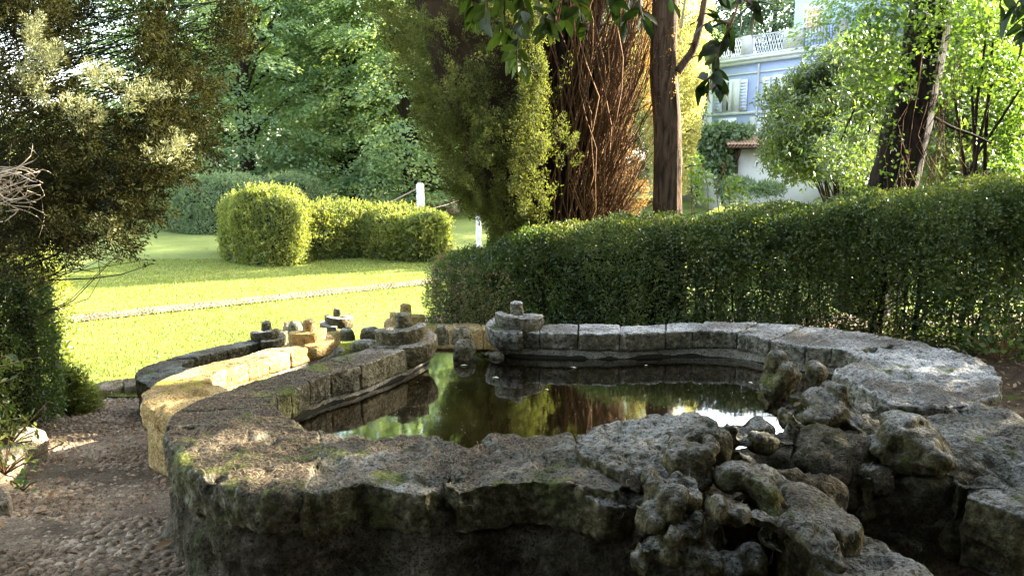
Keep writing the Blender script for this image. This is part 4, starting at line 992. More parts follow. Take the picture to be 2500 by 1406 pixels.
for lb, x, y, k, rz in LT:
    add_tree(lb, x, y, (cr1, cr2)[k], (tk1, tk2)[k], G, rz, 1. + .06 * math.sin(x * 7))
# dark wood that closes the view behind them
Vw = []
for i in range(34):
    xw = rng.uniform(-44, 10); Vw.append((xw, rng.uniform(52, 62), rng.uniform(.5, 11 if xw > -26 else 2.5), rng.uniform(2.2, 4)))
Pn = []; NW = 1100
for x, y, z, r in Vw:
    d = rdir(NW); Pn.append(np.array([x, y, z]) + d * r * (.75 + .35 * rng.random((NW, 1))) * (1.2, 1, 1))
Pn = np.concatenate(Pn)
tag(link('far_woodland', leaf_me('far_woodland', Pn, rdir(len(Pn)) + (0, 0, -.3), rdir(len(Pn)) + (0, 0, .6), .46, .34), M['leaf_lime']), 'dense green wood closing the view behind the broadleaf trees', 'woodland', kind='stuff')
# trees above the villa
cr3, c3 = lime_crown('crown', 21, 5.5, 4.5, 14, 420, 60, .26, M['leaf_far'], low=False, rs=(.8, 1.5))
tk3 = tree_trunk('trunk', 13, .4, 21, branches=c3[::16])
for lb, x, y, s, rz in [('hazy green tree rising over the roof terrace balusters', 22.5, 66, 1.25, .4), ('hazy tree behind the villa roof turret', 31, 70, 1.35, 1.9), ('hazy tree behind the villa seen beside the yellow cypress', 17.2, 72, 1.1, 3.3)]:
    add_tree(lb, x, y, cr3, tk3, 'tall trees behind the villa', rz, s, name='tall_tree')

# ------------------------------------------------------------------ big leaning-crowned cypress
def cyp_axis(): return np.array([.56, 8.25])
bx, by = cyp_axis(); bz = float(gz(bx, by)) - .05
cyp = empty('cypress', (bx, by, bz), 'huge dark cypress with a bare brown inside, standing behind the long hedge', 'tree')
g = rng
def cyp_R(t, a):
    """crown radius at relative height t (0 ground .. 1 top at 9 m) and azimuth a"""
    L_ = np.interp(t, [0, .05, .12, .2, .3, .4, .5, .75, 1], [.3, .5, .85, 1.3, 1.62, 1.85, 1.95, 1.6, .2]); R_ = np.interp(t, [0, .05, .12, .2, .5, .75, 1], [.3, .6, .9, .98, 1.02, .9, .2])
    c = np.cos(a); base = np.where(c < 0, L_, R_); side = np.where(np.sin(a) > 0, 1.05, 1.25)
    base = np.sqrt((base * c) ** 2 + (np.minimum(base, side) * np.sin(a)) ** 2)
    return base * (1 + .07 * np.sin(5 * a + 9 * t))
Hc = 9.0
# trunk: several fused stems
A = Acc()
for i, (dx, dy, r, lx, ly) in enumerate([(0, 0, .26, .1, 0), (.10, -.12, .16, .15, -.1), (.14, -.05, .15, .35, -.1), (-.14, -.02, .15, -.35, .05), (.02, .14, .15, .1, .4), (-.05, -.13, .12, -.12, -.35), (.22, .05, .09, .8, .1), (-.2, -.08, .09, -.75, -.25)]):
    t = np.linspace(0, 1, 30); H = 7.5 - abs(lx) * 2
    pts = np.column_stack([bx + dx + lx * t ** 1.3 * 1.2, by + dy + ly * t ** 1.3 * 1.2, bz + H * t])
    A.add(*tube(pts, r * (1 - .75 * t) * (1 + .35 * np.exp(-t * 18)), 14, ridge=.22, seed=i))
part('trunk', A.me('trunk', True), M['bark_dark'], cyp)
# fan of thin upswept branches
br = []; tips = []
nb = 950
for i in range(nb):
    a = g.uniform(-math.pi, math.pi)
    if g.random() < .72: a = g.uniform(-.95, .95)          # dense on the bare, camera-facing sunny side
    t0 = g.uniform(.0, .16) if g.random() < .6 else g.uniform(.1, .5); t1 = min(.9, t0 + g.uniform(.02, .36)); 
    Rr = float(cyp_R(np.array(t1), a)) * g.uniform(.8, .98)
    p0 = np.array([bx + .14 * math.cos(a), by + .14 * math.sin(a), bz + .1 + t0 * Hc]); p1 = np.array([bx + Rr * math.cos(a), by + Rr * math.sin(a), bz + t1 * Hc])
    m1 = p0 + (p1 - p0) * (.34, .34, .42) + g.normal(size=3) * .04; m2 = p0 * .25 + p1 * .75 + g.normal(size=3) * .04
    r = .0025 + .014 * g.random() ** 3; br.append(([p0, m1 + g.normal(size=3) * .03, m2, p1], np.array([r, r * .8, r * .5, r * .2]))); tips.append(p1)
    for k in range(3):
        s = g.uniform(.4, .95); q0 = p0 * (1 - s) + p1 * s; q1 = q0 + (p1 - p0) * .16 + g.normal(size=3) * .10 + (0, 0, .06)
        br.append(([q0, (q0 + q1) / 2 + g.normal(size=3) * .02, q1], np.array([r * .4, r * .3, .0015])))
part('branches', tubes('branches', br, 4), M['twig_red'], cyp)
# bare creeper stems hanging over the trunk
cs = []
for i in range(26):
    a = g.uniform(-2.4, -.6); x = bx + .3 * math.cos(a) + g.uniform(-.2, .3); y = by - .45 - g.uniform(0, .35); z = bz + g.uniform(.3, 1.0); pts = []
    for k in range(12): pts.append((x + .10 * math.sin(k * .9 + i) + g.normal() * .02, y + .04 * math.cos(k + i), z + k * .3)); 
    cs.append((pts, .005 + .004 * g.random()))
part('creeper_stems', tubes('creeper_stems', cs, 4), M['twig'], cyp)
# foliage shell: thick on the far and shaded sides, open towards the camera on the sunny half
def shell(n, amin, amax, tmin, tmax, rlo, rhi):
    a = g.uniform(amin, amax, n); t = tmin + (tmax - tmin) * g.random(n) ** .85
    R = cyp_R(t, a) * g.uniform(rlo, rhi, n)
    Pn = np.column_stack([bx + R * np.cos(a), by + R * np.sin(a), bz + t * Hc]); out = np.column_stack([np.cos(a), np.sin(a), 0 * a])
    return Pn, out, a, t
def clumpy(Pn, f=1.5, th=-.25, s=5): return vn(Pn * f, s) + .5 * vn(Pn * f * 2.3, s + 1) > th
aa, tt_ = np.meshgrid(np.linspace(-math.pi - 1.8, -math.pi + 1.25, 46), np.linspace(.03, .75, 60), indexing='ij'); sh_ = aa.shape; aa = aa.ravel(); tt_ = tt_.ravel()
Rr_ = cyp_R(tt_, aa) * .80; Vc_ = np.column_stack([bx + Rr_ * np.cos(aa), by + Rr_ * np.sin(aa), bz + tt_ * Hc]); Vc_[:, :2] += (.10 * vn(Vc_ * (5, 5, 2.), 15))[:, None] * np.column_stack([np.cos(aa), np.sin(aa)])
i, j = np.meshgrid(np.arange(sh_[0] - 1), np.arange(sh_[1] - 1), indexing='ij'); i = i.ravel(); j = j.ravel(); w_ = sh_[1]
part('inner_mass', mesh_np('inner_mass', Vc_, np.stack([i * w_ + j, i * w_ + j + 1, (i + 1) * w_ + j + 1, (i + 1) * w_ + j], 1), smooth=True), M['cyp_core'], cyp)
Pl, ol, _, _ = shell(8200, -math.pi - 1.7, -math.pi + 1.38, .03, .7, .84, .98)       # left half, round to a little past the camera side
lump = vn(Pl * (5, 5, 2.2), 15); Pl = Pl + ol * (.26 * lump)[:, None]; k = (lump + .4 * vn(Pl * 1.9, 5) + .35 * vn(Pl * (11, 11, 6), 6) > -.16); Pl, ol = Pl[k], ol[k]
Pt, D, Nn, L, Wd, var = plumes(Pl, ol * .7 + (0, 0, 1) + g.normal(size=Pl.shape) * .2, .11 + .09 * g.random(len(Pl)), .048, 58, .022, .013, spread=1.)
part('foliage', leaf_me('foliage', Pt, D, Nn, L, Wd, var), M['leaf_cyp'], cyp)
Pr, orr, ar, _ = shell(2600, -.35, 1.65, .05, .7, .82, 1.0)                            # sunny side away from camera
k = clumpy(Pr, 2.1, -.2, 8); Pr, orr = Pr[k], orr[k]
Pt, D, Nn, L, Wd, var = plumes(Pr, orr * .9 + (0, 0, .6), .2, .05, 44, .022, .006)
part('sunny_foliage', leaf_me('sunny_foliage', Pt, D, Nn, L, Wd, var), M['leaf_cyp_brown'], cyp)
Pq, oq, _, _ = shell(150, -.6, .3, .03, .11, .85, 1.0)
Pt, D, Nn, L, Wd, var = plumes(Pq, oq + (0, 0, .7), .22, .05, 40, .04, .011); part('sunny_foliage', leaf_me('sunny_foliage', Pt, D, Nn, L, Wd, var), M['leaf_cyp_sun'], cyp)
# loose green sprays hanging in front of the bare inside
Pf = []
for u, v, ru, rv, n in [(1330, 360, 70, 60, 60), (1250, 330, 80, 90, 80), (1200, 400, 80, 110, 90), (1300, 255, 45, 40, 34), (1130, 230, 60, 130, 80), (1370, 380, 30, 50, 22), (1100, 60, 80, 70, 60), (1290, 470, 40, 60, 30)]:
    for _ in range(int(n * .36)):
        a = g.random() * 6.283; rr = math.sqrt(g.random()); Pf.append(W(u + ru * rr * math.cos(a), v + rv * rr * math.sin(a), by - g.uniform(.75, 1.35)))
Pf = np.array(Pf); Pt, D, Nn, L, Wd, var = plumes(Pf, g.normal(size=Pf.shape) * .45 + (-.1, -.3, .85), .17, .045, 60, .030, .0075, spread=.6)
part('hanging_sprays', leaf_me('hanging_sprays', Pt, D, Nn, L, Wd, var), M['leaf_cyp'], cyp)
Pd, od, _, _ = shell(500, -math.pi - 1.2, -1.6, .05, .7, .72, .92)
Pt, D, Nn, L, Wd, var = plumes(Pd[:260], od[:260] * .5 + (0, 0, 1), .2, .06, 30, .03, .008); part('dry_sprays', leaf_me('dry_sprays', Pt, D, Nn, L, Wd, var), M['leaf_cyp'], cyp)

# ------------------------------------------------------------------ bare-trunked cypress with one side limb
tx, ty = W(1640, 500, 8.0).x, 8.0
tz = float(gz(tx, ty)) - .1
bt = empty('cypress', (tx, ty, tz), 'straight cypress trunk with peeling brown bark rising from behind the hedge', 'tree')
t = np.linspace(0, 1, 60)
top = W(1624, 0, 8.0)
pts = np.column_stack([tx + .05 + (top.x - tx - .05) * np.minimum(1, t * 1.9) + .012 * np.sin(t * 19), ty + 0 * t, tz + 5.5 * t])
A = Acc(); A.add(*tube(pts, .148 * (1 - .25 * t) * (1 + .35 * np.exp(-t * 12)), 30, ridge=.22, seed=4)); A.add(*tube(pts + (.05, -.03, 0), .11 * (1 - .3 * t), 24, ridge=.3, seed=14))
part('trunk', A.me('trunk', True), M['bark_grey'], bt)
def limb(name, px, Y, r, mat, parent, seg=8):
    p = np.array([W(u, v, Y) for u, v in px]); tt = np.linspace(0, len(p) - 1, 6 * len(p)); return part(name, tubes(name, [(catmull(p, tt), np.linspace(r[0], r[1], len(tt)))], seg), M[mat], parent)
limb('limb', [(1655, 175), (1672, 152), (1695, 115), (1712, 50), (1722, -10), (1735, -90)], 7.95, (.045, .03), 'bark_grey', bt)
limb('limb', [(1662, 70), (1668, 30), (1678, -30)], 7.9, (.014, .008), 'twig_pale', bt)
st = []
for i in range(14):
    z = g.uniform(.4, 3.4); sgn = g.choice([-1, 1]); p0 = np.array([tx + sgn * .1, ty - .1, z]); st.append(([p0, p0 + (sgn * .06, -.02, .03), p0 + (sgn * g.uniform(.08, .25), -.05, g.uniform(-.02, .12))], np.array([.010, .006, .002])))
for s_ in st: part('broken_stub', tubes('broken_stub', [s_], 5), M['bark_grey'], bt)
# its own crown far overhead
a_ = g.random(420) * 6.283; zz = g.uniform(4.6, 8, 420); Pn = np.column_stack([tx + (g.random(420) * .9 * np.cos(a_)), ty + g.random(420) * .9 * np.sin(a_), zz])
Pt, D, Nn, L, Wd, var = plumes(Pn, rdir(420) + (0, 0, 1), .35, .12, 30, .09, .03); part('crown', leaf_me('crown', Pt, D, Nn, L, Wd, var), M['leaf_cyp'], bt)

# ------------------------------------------------------------------ sunlit yellow cypress
sx, sy = W(1643, 300, 19.5).x, 19.5
yc = empty('cypress', (sx, sy, -1.2), 'glowing yellow cypress column behind the straight bare trunk', 'tree')
n = 2000; a_ = g.random(n) * 6.283; t = g.random(n); R = np.interp(t, [0, .2, .35, .6, 1], [.35, .5, .68, .85, .4]) * (1 + .12 * np.sin(a_ * 4 + t * 14)) * g.uniform(.85, 1.03, n)
Pn = np.column_stack([sx + R * np.cos(a_), sy + R * np.sin(a_), .3 + 10 * t]); out = np.column_stack([np.cos(a_), np.sin(a_), 0 * a_])
Pt, D, Nn, L, Wd, var = plumes(Pn, out * .45 + (0, 0, 1), .42, .11, 36, .085, .034); part('foliage', leaf_me('foliage', Pt, D, Nn, L, Wd, var), M['leaf_cyp_sun'], yc)
part('trunk', tubes('trunk', [([(sx, sy, -1.25), (sx, sy, 3), (sx, sy, 7)], np.array([.18, .14, .05]))], 10), M['bark'], yc)

# ------------------------------------------------------------------ conifer boughs at the left
jx, jy = -5.6, 6.3
jun = empty('juniper', (jx, jy, -1.1), 'dark feathery conifer with drooping boughs that frame the lawn', 'tree')
A = Acc(); t = np.linspace(0, 1, 20); A.add(*tube(np.column_stack([jx + .4 * t, jy + 0 * t, -1.15 + 7 * t]), .2 * (1 - .6 * t), 14, ridge=.25)); A.add(*tube(np.column_stack([jx + .2 + 1.0 * t, jy - .4 * t, -1.0 + 5 * t]), .13 * (1 - .6 * t), 12, ridge=.25))
part('trunk', A.me('trunk', True), M['bark_dark'], jun)
REG = [(50,120,130,190,5.3),(90,330,140,140,5.2),(300,30,190,70,5.6),(450,50,120,100,5.9),(530,110,55,45,5.9),(540,40,60,50,5.9),(400,150,100,80,5.7),(350,270,60,60,5.5),(430,270,80,90,5.6),(380,360,120,90,5.4),(250,400,120,90,5.3),(130,430,130,110,5.0),(60,560,110,110,4.9),(180,560,100,60,4.9),(270,540,55,75,4.9),(290,600,30,30,4.85),(320,480,60,60,5.1),(210,280,60,50,5.1),(60,30,150,80,5.5),(480,190,40,60,5.8)]
wts = np.array([r[2] * r[3] for r in REG], float); wts /= wts.sum(); Pf = []; 
for i in g.choice(len(REG), 4200, p=wts):
    u, v, ru, rv, Y = REG[i]; a = g.random() * 6.283; rr = math.sqrt(g.random()); uu = u + ru * rr * math.cos(a); vv = v + rv * rr * math.sin(a)
    if 165 < uu < 290 and 60 < vv < 245 and g.random() < .93: continue
    Pf.append(W(uu, vv, Y + g.normal() * .32))
Pf = np.array(Pf); tocam = Pf - np.array([jx, jy, 1.2]); D0 = unit(tocam) * .7 + (0.1, 0, .1) + g.normal(size=Pf.shape) * .35; D0[:, 2] -= .25 * (Pf[:, 2] < 1.6)
kk = vn(Pf * 3.2, 12) + .6 * vn(Pf * 7, 13) > -.14; Pf, D0 = Pf[kk], D0[kk]
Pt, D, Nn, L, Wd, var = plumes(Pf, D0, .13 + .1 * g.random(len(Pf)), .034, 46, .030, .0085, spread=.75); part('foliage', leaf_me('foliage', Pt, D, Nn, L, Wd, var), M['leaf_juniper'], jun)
# upright sprays, sunlight put into their paler leaf colour
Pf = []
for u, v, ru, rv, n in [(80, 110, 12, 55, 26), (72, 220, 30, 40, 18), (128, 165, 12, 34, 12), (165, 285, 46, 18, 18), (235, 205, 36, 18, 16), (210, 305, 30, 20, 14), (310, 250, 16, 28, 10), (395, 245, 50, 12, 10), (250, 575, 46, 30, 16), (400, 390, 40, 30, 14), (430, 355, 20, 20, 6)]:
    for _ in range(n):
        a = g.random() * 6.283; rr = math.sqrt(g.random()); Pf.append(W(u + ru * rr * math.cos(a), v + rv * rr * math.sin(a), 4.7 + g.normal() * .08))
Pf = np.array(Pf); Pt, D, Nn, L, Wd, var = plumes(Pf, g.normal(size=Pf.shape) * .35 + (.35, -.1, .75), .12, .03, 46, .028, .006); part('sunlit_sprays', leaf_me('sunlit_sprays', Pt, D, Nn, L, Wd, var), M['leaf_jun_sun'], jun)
br = []
for i in range(430):
    p1 = Pf[0] if False else np.array(W(*[REG[k_ := g.integers(len(REG))][0] + g.uniform(-90, 90), REG[k_][1] + g.uniform(-70, 70)], REG[k_][4] + g.uniform(0, .5)))
    p0 = np.array([jx + g.uniform(0, 1.1), jy - g.uniform(-.3, .5), max(-.2, p1[2] - g.uniform(.2, 1.5) + (.5 if p1[2] < 1 else 0))]); m = (p0 + p1) / 2 + g.normal(size=3) * .26 + (0, 0, .12)
    r = g.uniform(.0025, .009); br.append((catmull([p0, m, p1], np.linspace(0, 2, 7)), np.linspace(r, .002, 7)))
part('branches', tubes('branches', br, 4), M['bark_dark'], jun)
# pale dead twigs at the left edge
br = []
for i in range(34):
    p0 = np.array(W(-30, 455 + g.uniform(-40, 60), 4.5)); p1 = np.array(W(g.uniform(20, 110), g.uniform(385, 540), 4.4 + g.normal() * .15)); m = (p0 + p1) / 2 + g.normal(size=3) * .05
    br.append((catmull([p0, m, p1, p1 + g.normal(size=3) * .05], np.linspace(0, 3, 8)), np.linspace(.0045, .0015, 8)))
part('dead_twigs', tubes('dead_twigs', br, 4), M['twig_pale'], jun)

# ------------------------------------------------------------------ leaning ivy-clad tree on the right
ln = empty('leaning_tree', W(2125, 640, 7.2), 'thick dark leaning tree trunk wrapped in ivy behind the hedge', 'tree')
pp = np.array([W(u, v, Y) for u, v, Y in [(2110, 760, 7.2), (2140, 600, 7.2), (2185, 440, 7.2), (2215, 300, 7.25), (2250, 150, 7.3), (2278, 0, 7.35), (2320, -250, 7.5), (2400, -600, 7.6)]])
tt = np.linspace(0, 7, 70); c_ = catmull(pp, tt)
A = Acc(); A.add(*tube(c_, np.interp(tt, [0, 1, 2, 3, 4, 5, 7], [.30, .23, .215, .20, .19, .17, .1]), 26, ridge=.3, seed=3))
c2_ = c_ + np.column_stack([-.13 + 0 * tt, -.06 + 0 * tt, 0 * tt]); A.add(*tube(c2_[:42], np.interp(tt[:42], [0, 1.5, 4], [.16, .13, .05]), 16, ridge=.3, seed=9))
part('trunk', A.me('trunk', True), M['bark_dark'], ln)
limb('limb', [(2265, 280), (2320, 310), (2375, 330), (2420, 350)], 7.2, (.02, .008), 'bark_dark', ln)
# bark base dark, creeper stems
st = []
for i in range(26):
    s = g.uniform(1.6, 4.5); x0 = catmull(pp, np.array([s]))[0] + (g.uniform(-.3, .2), -.3 - g.random() * .2, 0)
    st.append(([x0, x0 + (g.normal() * .06, 0, -.3), x0 + (g.normal() * .1, 0, -.6), x0 + (g.normal() * .12, 0, -.95 - g.random() * .4)], .0035))
part('creeper_stems', tubes('creeper_stems', st, 4), M['twig'], ln)
def leafpatch(name, regs, n, L, Wd, mat, parent, droop=.3, jit=1., dY=.3, per=1, thr=-.9, f=2.5):
    w = np.array([r[2] * r[3] * (r[5] if len(r) > 5 else 1) for r in regs], float); w /= w.sum(); idx = g.choice(len(regs), n, p=w); Pn = []
    for i in idx:
        r = regs[i]; a = g.random() * 6.283; rr = math.sqrt(g.random()); Pn.append(W(r[0] + r[2] * rr * math.cos(a), r[1] + r[3] * rr * math.sin(a), r[4] + g.normal() * dY))
    Pn = np.array(Pn); Pn = Pn[vn(Pn * f, 31) + .5 * vn(Pn * f * 2.2, 32) > thr]
    if per > 1:
        Cn = Pn; Pn = np.repeat(Cn, per, 0); ax = np.repeat(rdir(len(Cn)) + (0, -.2, .35), per, 0); tpos = rng.random((len(Pn), 1)); Pn = Pn + unit(ax) * tpos * L * 2.2; D = rdir(len(Pn)) * .8 + unit(ax) * .7 + (0, 0, -droop)
    else: D = rdir(len(Pn)) * jit + (0, -.2, -droop)
    m = len(Pn)
    return part(name, leaf_me(name, Pn, D, rdir(m) * .7 + (0, -.3, .8), L * (.65 + .6 * g.random(m)), Wd * (.65 + .6 * g.random(m)), fold=.15), M[mat], parent)
leafpatch('ivy', [(2190, 60, 90, 90, 6.9), (2130, 130, 70, 110, 6.9), (2240, 20, 90, 60, 6.9), (2180, 200, 60, 60, 6.9), (2150, 260, 35, 60, 6.95, .6), (2320, 20, 80, 40, 7.0), (2290, 90, 40, 60, 7.0,.5)], 3600, .05, .034, 'leaf_ivy', ln, .5, per=1, thr=-.35)
leafpatch('ivy', [(2175, 350, 40, 70, 6.9), (2200, 420, 60, 30, 6.9), (2260, 200, 50, 80, 6.95)], 260, .045, .03, 'leaf_ivy', ln, .5, thr=-.2)
# crown overhead, outside the picture: it shades the pool
def shade_crown(name, parent, cx, cy, cz, rx, ry, rz_, n, L, mat, seed=0):
    d = rdir(n); Pn = np.array([cx, cy, cz]) + d * (rx, ry, rz_) * (.35 + .65 * g.random((n, 1)) ** .5)
    Pn = Pn[vn(Pn * 1.3, seed) > -.5]; m = len(Pn)
    return part(name, leaf_me(name, Pn, rdir(m) + (0, 0, -.4), rdir(m) + (0, 0, .8), L, L * .5, fold=.1), M[mat], parent)
shade_crown('crown', ln, 5.2, 6.1, 6.4, 3.0, 1.6, 2.4, 9000, .16, 'leaf_laurel', 2)

# ------------------------------------------------------------------ laurels and shrubs on the right
def shrub_tree(name, label, regs, base, n, L, Wd, mat, per=5, thr=-.45, dY=.6, top=None, r=.03, f=1.2, group=None):
    e = empty(name, base, label, 'tree', group)
    leafpatch('foliage', regs, n, L, Wd, mat, e, .15, per=per, dY=dY, thr=thr, f=f)
    b = np.array(base); st = []
    for u, v, ru, rv, Y, *_ in regs:
        for _k in range(2):
            p1 = np.array(W(u + g.uniform(-.7, .7) * ru, v + g.uniform(-.7, .7) * rv, Y)); m = b * .5 + p1 * .5 + (g.normal() * .2, g.normal() * .2, .3); st.append((catmull([b + (g.normal() * .05, 0, 0), m, p1], np.linspace(0, 2, 8)), np.linspace(r, .012, 8)))
    part('trunk', tubes('trunk', st, 6), M['bark_dark'], e); return e
Y = 21.5
shrub_tree('laurel_tree', 'broad laurel tree hiding part of the villa, yellow-green on top', [(2090, 150, 60, 50, Y), (1990, 195, 55, 34, Y), (1990, 250, 90, 70, Y), (1890, 240, 34, 30, Y, .5), (2080, 220, 100, 110, Y), (2010, 340, 110, 80, Y), (1950, 395, 90, 50, Y), (2080, 380, 110, 70, Y), (1900, 330, 45, 50, Y), (2140, 300, 60, 110, Y)], (9.8, Y + .3, -1.2), 17000, .15, .05, 'leaf_laurel', per=5, thr=-.35, dY=.9)
Y = 13
shrub_tree('laurel_shrub', 'glossy laurel shrub right beside the leaning tree above the hedge', [(2320, 300, 80, 110, Y), (2380, 180, 90, 90, Y), (2440, 330, 90, 120, Y), (2310, 400, 70, 50, Y), (2460, 120, 70, 90, Y), (2340, 100, 60, 60, Y, .6), (2400, 420, 100, 50, Y)], (8.0, Y + .3, -1.2), 15000, .11, .04, 'leaf_laurel', per=5, thr=-.4, dY=.7, r=.011)
shrub_tree('vine_thicket', 'bright vine thicket hanging above the open end of the hedge', [(2460, 240, 60, 120, 8.5), (2480, 400, 40, 90, 8.5), (2350, 200, 50, 90, 8.6, .4), (2400, 60, 100, 50, 8.5, .5)], (5.9, 8.8, -1.1), 5000, .05, .04, 'leaf_ivy', per=3, thr=-.3, dY=.4)
shrub_tree('shrub_tree', 'leafy shrub tree between the laurel and the leaning trunk, low branches with dry leaves', [(2100, 300, 60, 110, 10.5), (2130, 180, 50, 90, 10.5), (2060, 380, 60, 60, 10.5), (2110, 430, 60, 30, 10.5)], (5.2, 10.6, -1.15), 5500, .07, .03, 'leaf_laurel', per=4, thr=-.3, dY=.5)
# weeds behind the hedge next to the straight trunk
e = empty('tall_weed', W(1740, 470, 10.5), 'spindly yellow-green weeds standing beside the straight cypress trunk', 'plant')
leafpatch('leaves', [(1730, 460, 50, 40, 10.5), (1790, 455, 40, 30, 10.5), (1700, 420, 20, 50, 10.5), (1770, 490, 80, 20, 10.3)], 900, .07, .05, 'leaf_ivy', e, .1, thr=-.3)
st = [([W(u, 560, 10.5), W(u + g.uniform(-15, 15), 460, 10.5), W(u + g.uniform(-30, 30), 400, 10.5)], .006) for u in (1690, 1700, 1730, 1760, 1790)]
for s_ in st: part('stem', tubes('stem', [s_], 4), M['twig'], e)
# vine over the pergola by the annex
e = empty('pergola_vine', W(1760, 400, 36), 'dark green climbing vine mounded beside the tiled awning', 'vine')
leafpatch('leaves', [(1760, 330, 70, 28, 36), (1730, 370, 40, 40, 36), (1800, 320, 40, 16, 36), (1765, 410, 24, 70, 36)], 4200, .28, .17, 'leaf_bush_blue', e, .3, thr=-.6)
for s_ in [([W(1762, 500, 36), W(1766, 420, 36), W(1755, 340, 36)], .07), ([W(1700, 500, 36), W(1704, 400, 36), W(1720, 340, 36)], .05)]: part('stem', tubes('stem', [s_], 6), M['bark_dark'], e)
for lb, u, v, ru, rv, Y in [('strappy green plants against the cream annex wall', 1800, 455, 40, 16, 34), ('low green plants under the laurel beside the white garden chairs', 1870, 465, 50, 16, 32)]:
    e = empty('border_plant', W(u, v + 14, Y), lb, 'plant'); leafpatch('leaves', [(u, v, ru, rv, Y)], 900, .35, .05, 'leaf_bush_blue', e, -.5, thr=-2)

# ------------------------------------------------------------------ villa
va = Vector((11.9, 46.0)); vb = Vector((15.7, 40.7)); vd = (vb - va).normalized(); vnrm = Vector((-vd.y, vd.x))      # wall direction, back normal
if vnrm.y < 0: vnrm = -vnrm
villa = empty('villa', (va.x, va.y, -1.2), 'pale blue villa with white trim, shuttered windows and a roof terrace', 'villa')
VM = Matrix(((vd.x, vnrm.x, 0, va.x), (vd.y, vnrm.y, 0, va.y), (0, 0, 1, 0), (0, 0, 0, 1)))     # local x along wall, y into house, z up
def vbox(name, x0, x1, y0, y1, z0, z1, mat, parent=None):
    V, q = box(x0, x1, y0, y1, z0, z1); return part(name, mesh_np(name, xf(V, VM), q), M[mat], parent or villa)
ztop = 6.95
vbox('wall', 0, 16, 0, 9, -1.3, ztop, 'villa')
vbox('corner_pilaster', -.04, .35, -.05, .3, -1.3, ztop - .3, 'villa_trim')
vbox('cornice', -.35, 16, -.35, .2, ztop, ztop + .14, 'villa_trim'); vbox('cornice', -.22, 16, -.22, .2, ztop - .2, ztop - .003, 'villa_trim'); vbox('cornice', -.35, .2, .2, 9, ztop, ztop + .14, 'villa_trim')
vbox('string_course', -.06, 16, -.07, .05, 3.95, 4.12, 'villa_trim'); vbox('string_course', -.05, 16, -.06, .05, ztop - .75, ztop - .66, 'villa_trim')
vbox('string_course', -.06, 16, -.06, .05, 2.6, 2.72, 'villa_trim')
for i in range(5): 
    x = .9 + i * 2.2; vbox('wall_panel', x, x + 1.25, -.035, .02, 2.85, 3.8, 'villa_trim')
def vwin(x, z, w, h, glass='curtain', shut=True):
    f = vbox('window', x - w / 2 - .12, x + w / 2 + .12, -.06, .02, z - h / 2 - .1, z + h / 2 + .12, 'villa_trim')
    vbox('pane', x - w / 2, x - .03, -.075, -.058, z - h / 2, z + h / 2, glass, f); vbox('pane', x + .03, x + w / 2, -.075, -.058, z - h / 2, z + h / 2, glass, f)
    vbox('curtain_gap', x - w * .32, x - w * .2, -.09, -.076, z - h / 2 + .02, z + h / 2 - .02, 'glass_w', f)
    if shut:
        for s in (-1, 1):
            a = x + s * (w / 2 + .14); b = a + s * w * .55
            sh = vbox('shutter', min(a, b), max(a, b), -.13, -.08, z - h / 2 - .04, z + h / 2 + .05, 'villa_trim')
            for k in range(9):
                zz = z - h / 2 + .1 + k * (h - .2) / 8.5; vbox('slat', min(a, b) + .06, max(a, b) - .06, -.145, -.128, zz, zz + .08, 'villa', sh)
for x in (1.75, 5.0, 8.3, 11.5): vwin(x, 5.05, .95, 1.65)
part('downpipe', mesh_np('downpipe', xf(tube([(3.6, -.12, -1.2), (3.6, -.12, ztop - .25)], .06, 8)[0], VM), tube([(3.6, -.12, -1.2), (3.6, -.12, ztop - .25)], .06, 8)[1]), M['villa_grey'], villa)
# roof terrace: piers and interlaced balusters
vbox('terrace_kerb', -.1, 16, -.1, .25, ztop + .143, ztop + .34, 'villa_grey')
zt_, zh = ztop + .345, 1.0
for x0, x1 in ((-.1, .35), (2.3, 3.0), (5.05, 6.2), (8.1, 8.6)): vbox('terrace_pier', x0, x1, -.08, .22, zt_, zt_ + zh + .04, 'villa_grey')
for bx0, bx1, lite in ((.35, 2.3, 0), (3.0, 5.05, 0), (6.2, 8.1, 1)):
    rail = vbox('rail', bx0, bx1, 0, .12, zt_ + zh - .06, zt_ + zh, 'villa_grey')
    nbal = int((bx1 - bx0) / .16)
    for k in range(nbal):
        xc = bx0 + (k + .5) * (bx1 - bx0) / nbal; w = .05
        if lite: pts = [(xc, .06, zt_), (xc, .06, zt_ + zh)]; A = Acc(); A.add(*tube(pts, .013, 5))
        else:
            A = Acc(); tq = np.linspace(0, 1, 9)
            for s in (-1, 1): A.add(*tube(np.column_stack([xc + s * .07 * np.sin(tq * math.pi * 2), .06 + 0 * tq, zt_ + tq * (zh - .06)]), .022, 4))
        me = mesh_np('baluster', xf(np.concatenate(A.V), VM), np.concatenate(A.F)); part('baluster', me, M['wood_dark'] if lite else M['villa_trim'], rail)
# turret on the terrace
vbox('turret', 4.1, 12, 2.2, 7, ztop + .1, 10.6, 'villa'); vbox('turret_cornice', 4.0, 12.1, 2.1, 7.1, 10.6, 10.75, 'villa_trim')
f = vbox('window', 4.7, 6.2, 2.12, 2.25, 7.9, 9.9, 'villa_trim'); vbox('blind', 5.0, 5.9, 2.09, 2.118, 8.55, 9.6, 'blind', f)
for k in range(4): vbox('glazing_bar', 5.0 + k * .3 - .02 + .0, 5.0 + k * .3 + .02, 2.06, 2.088, 8.3, 9.6, 'white_metal', f)
for k in range(5): vbox('glazing_bar', 5.0, 5.9, 2.03, 2.058, 8.3 + k * .3, 8.34 + k * .3, 'white_metal', f)
vbox('lamp_bracket', 7.2, 7.4, 2.0, 2.19, 9.2, 9.4, 'wood_dark')
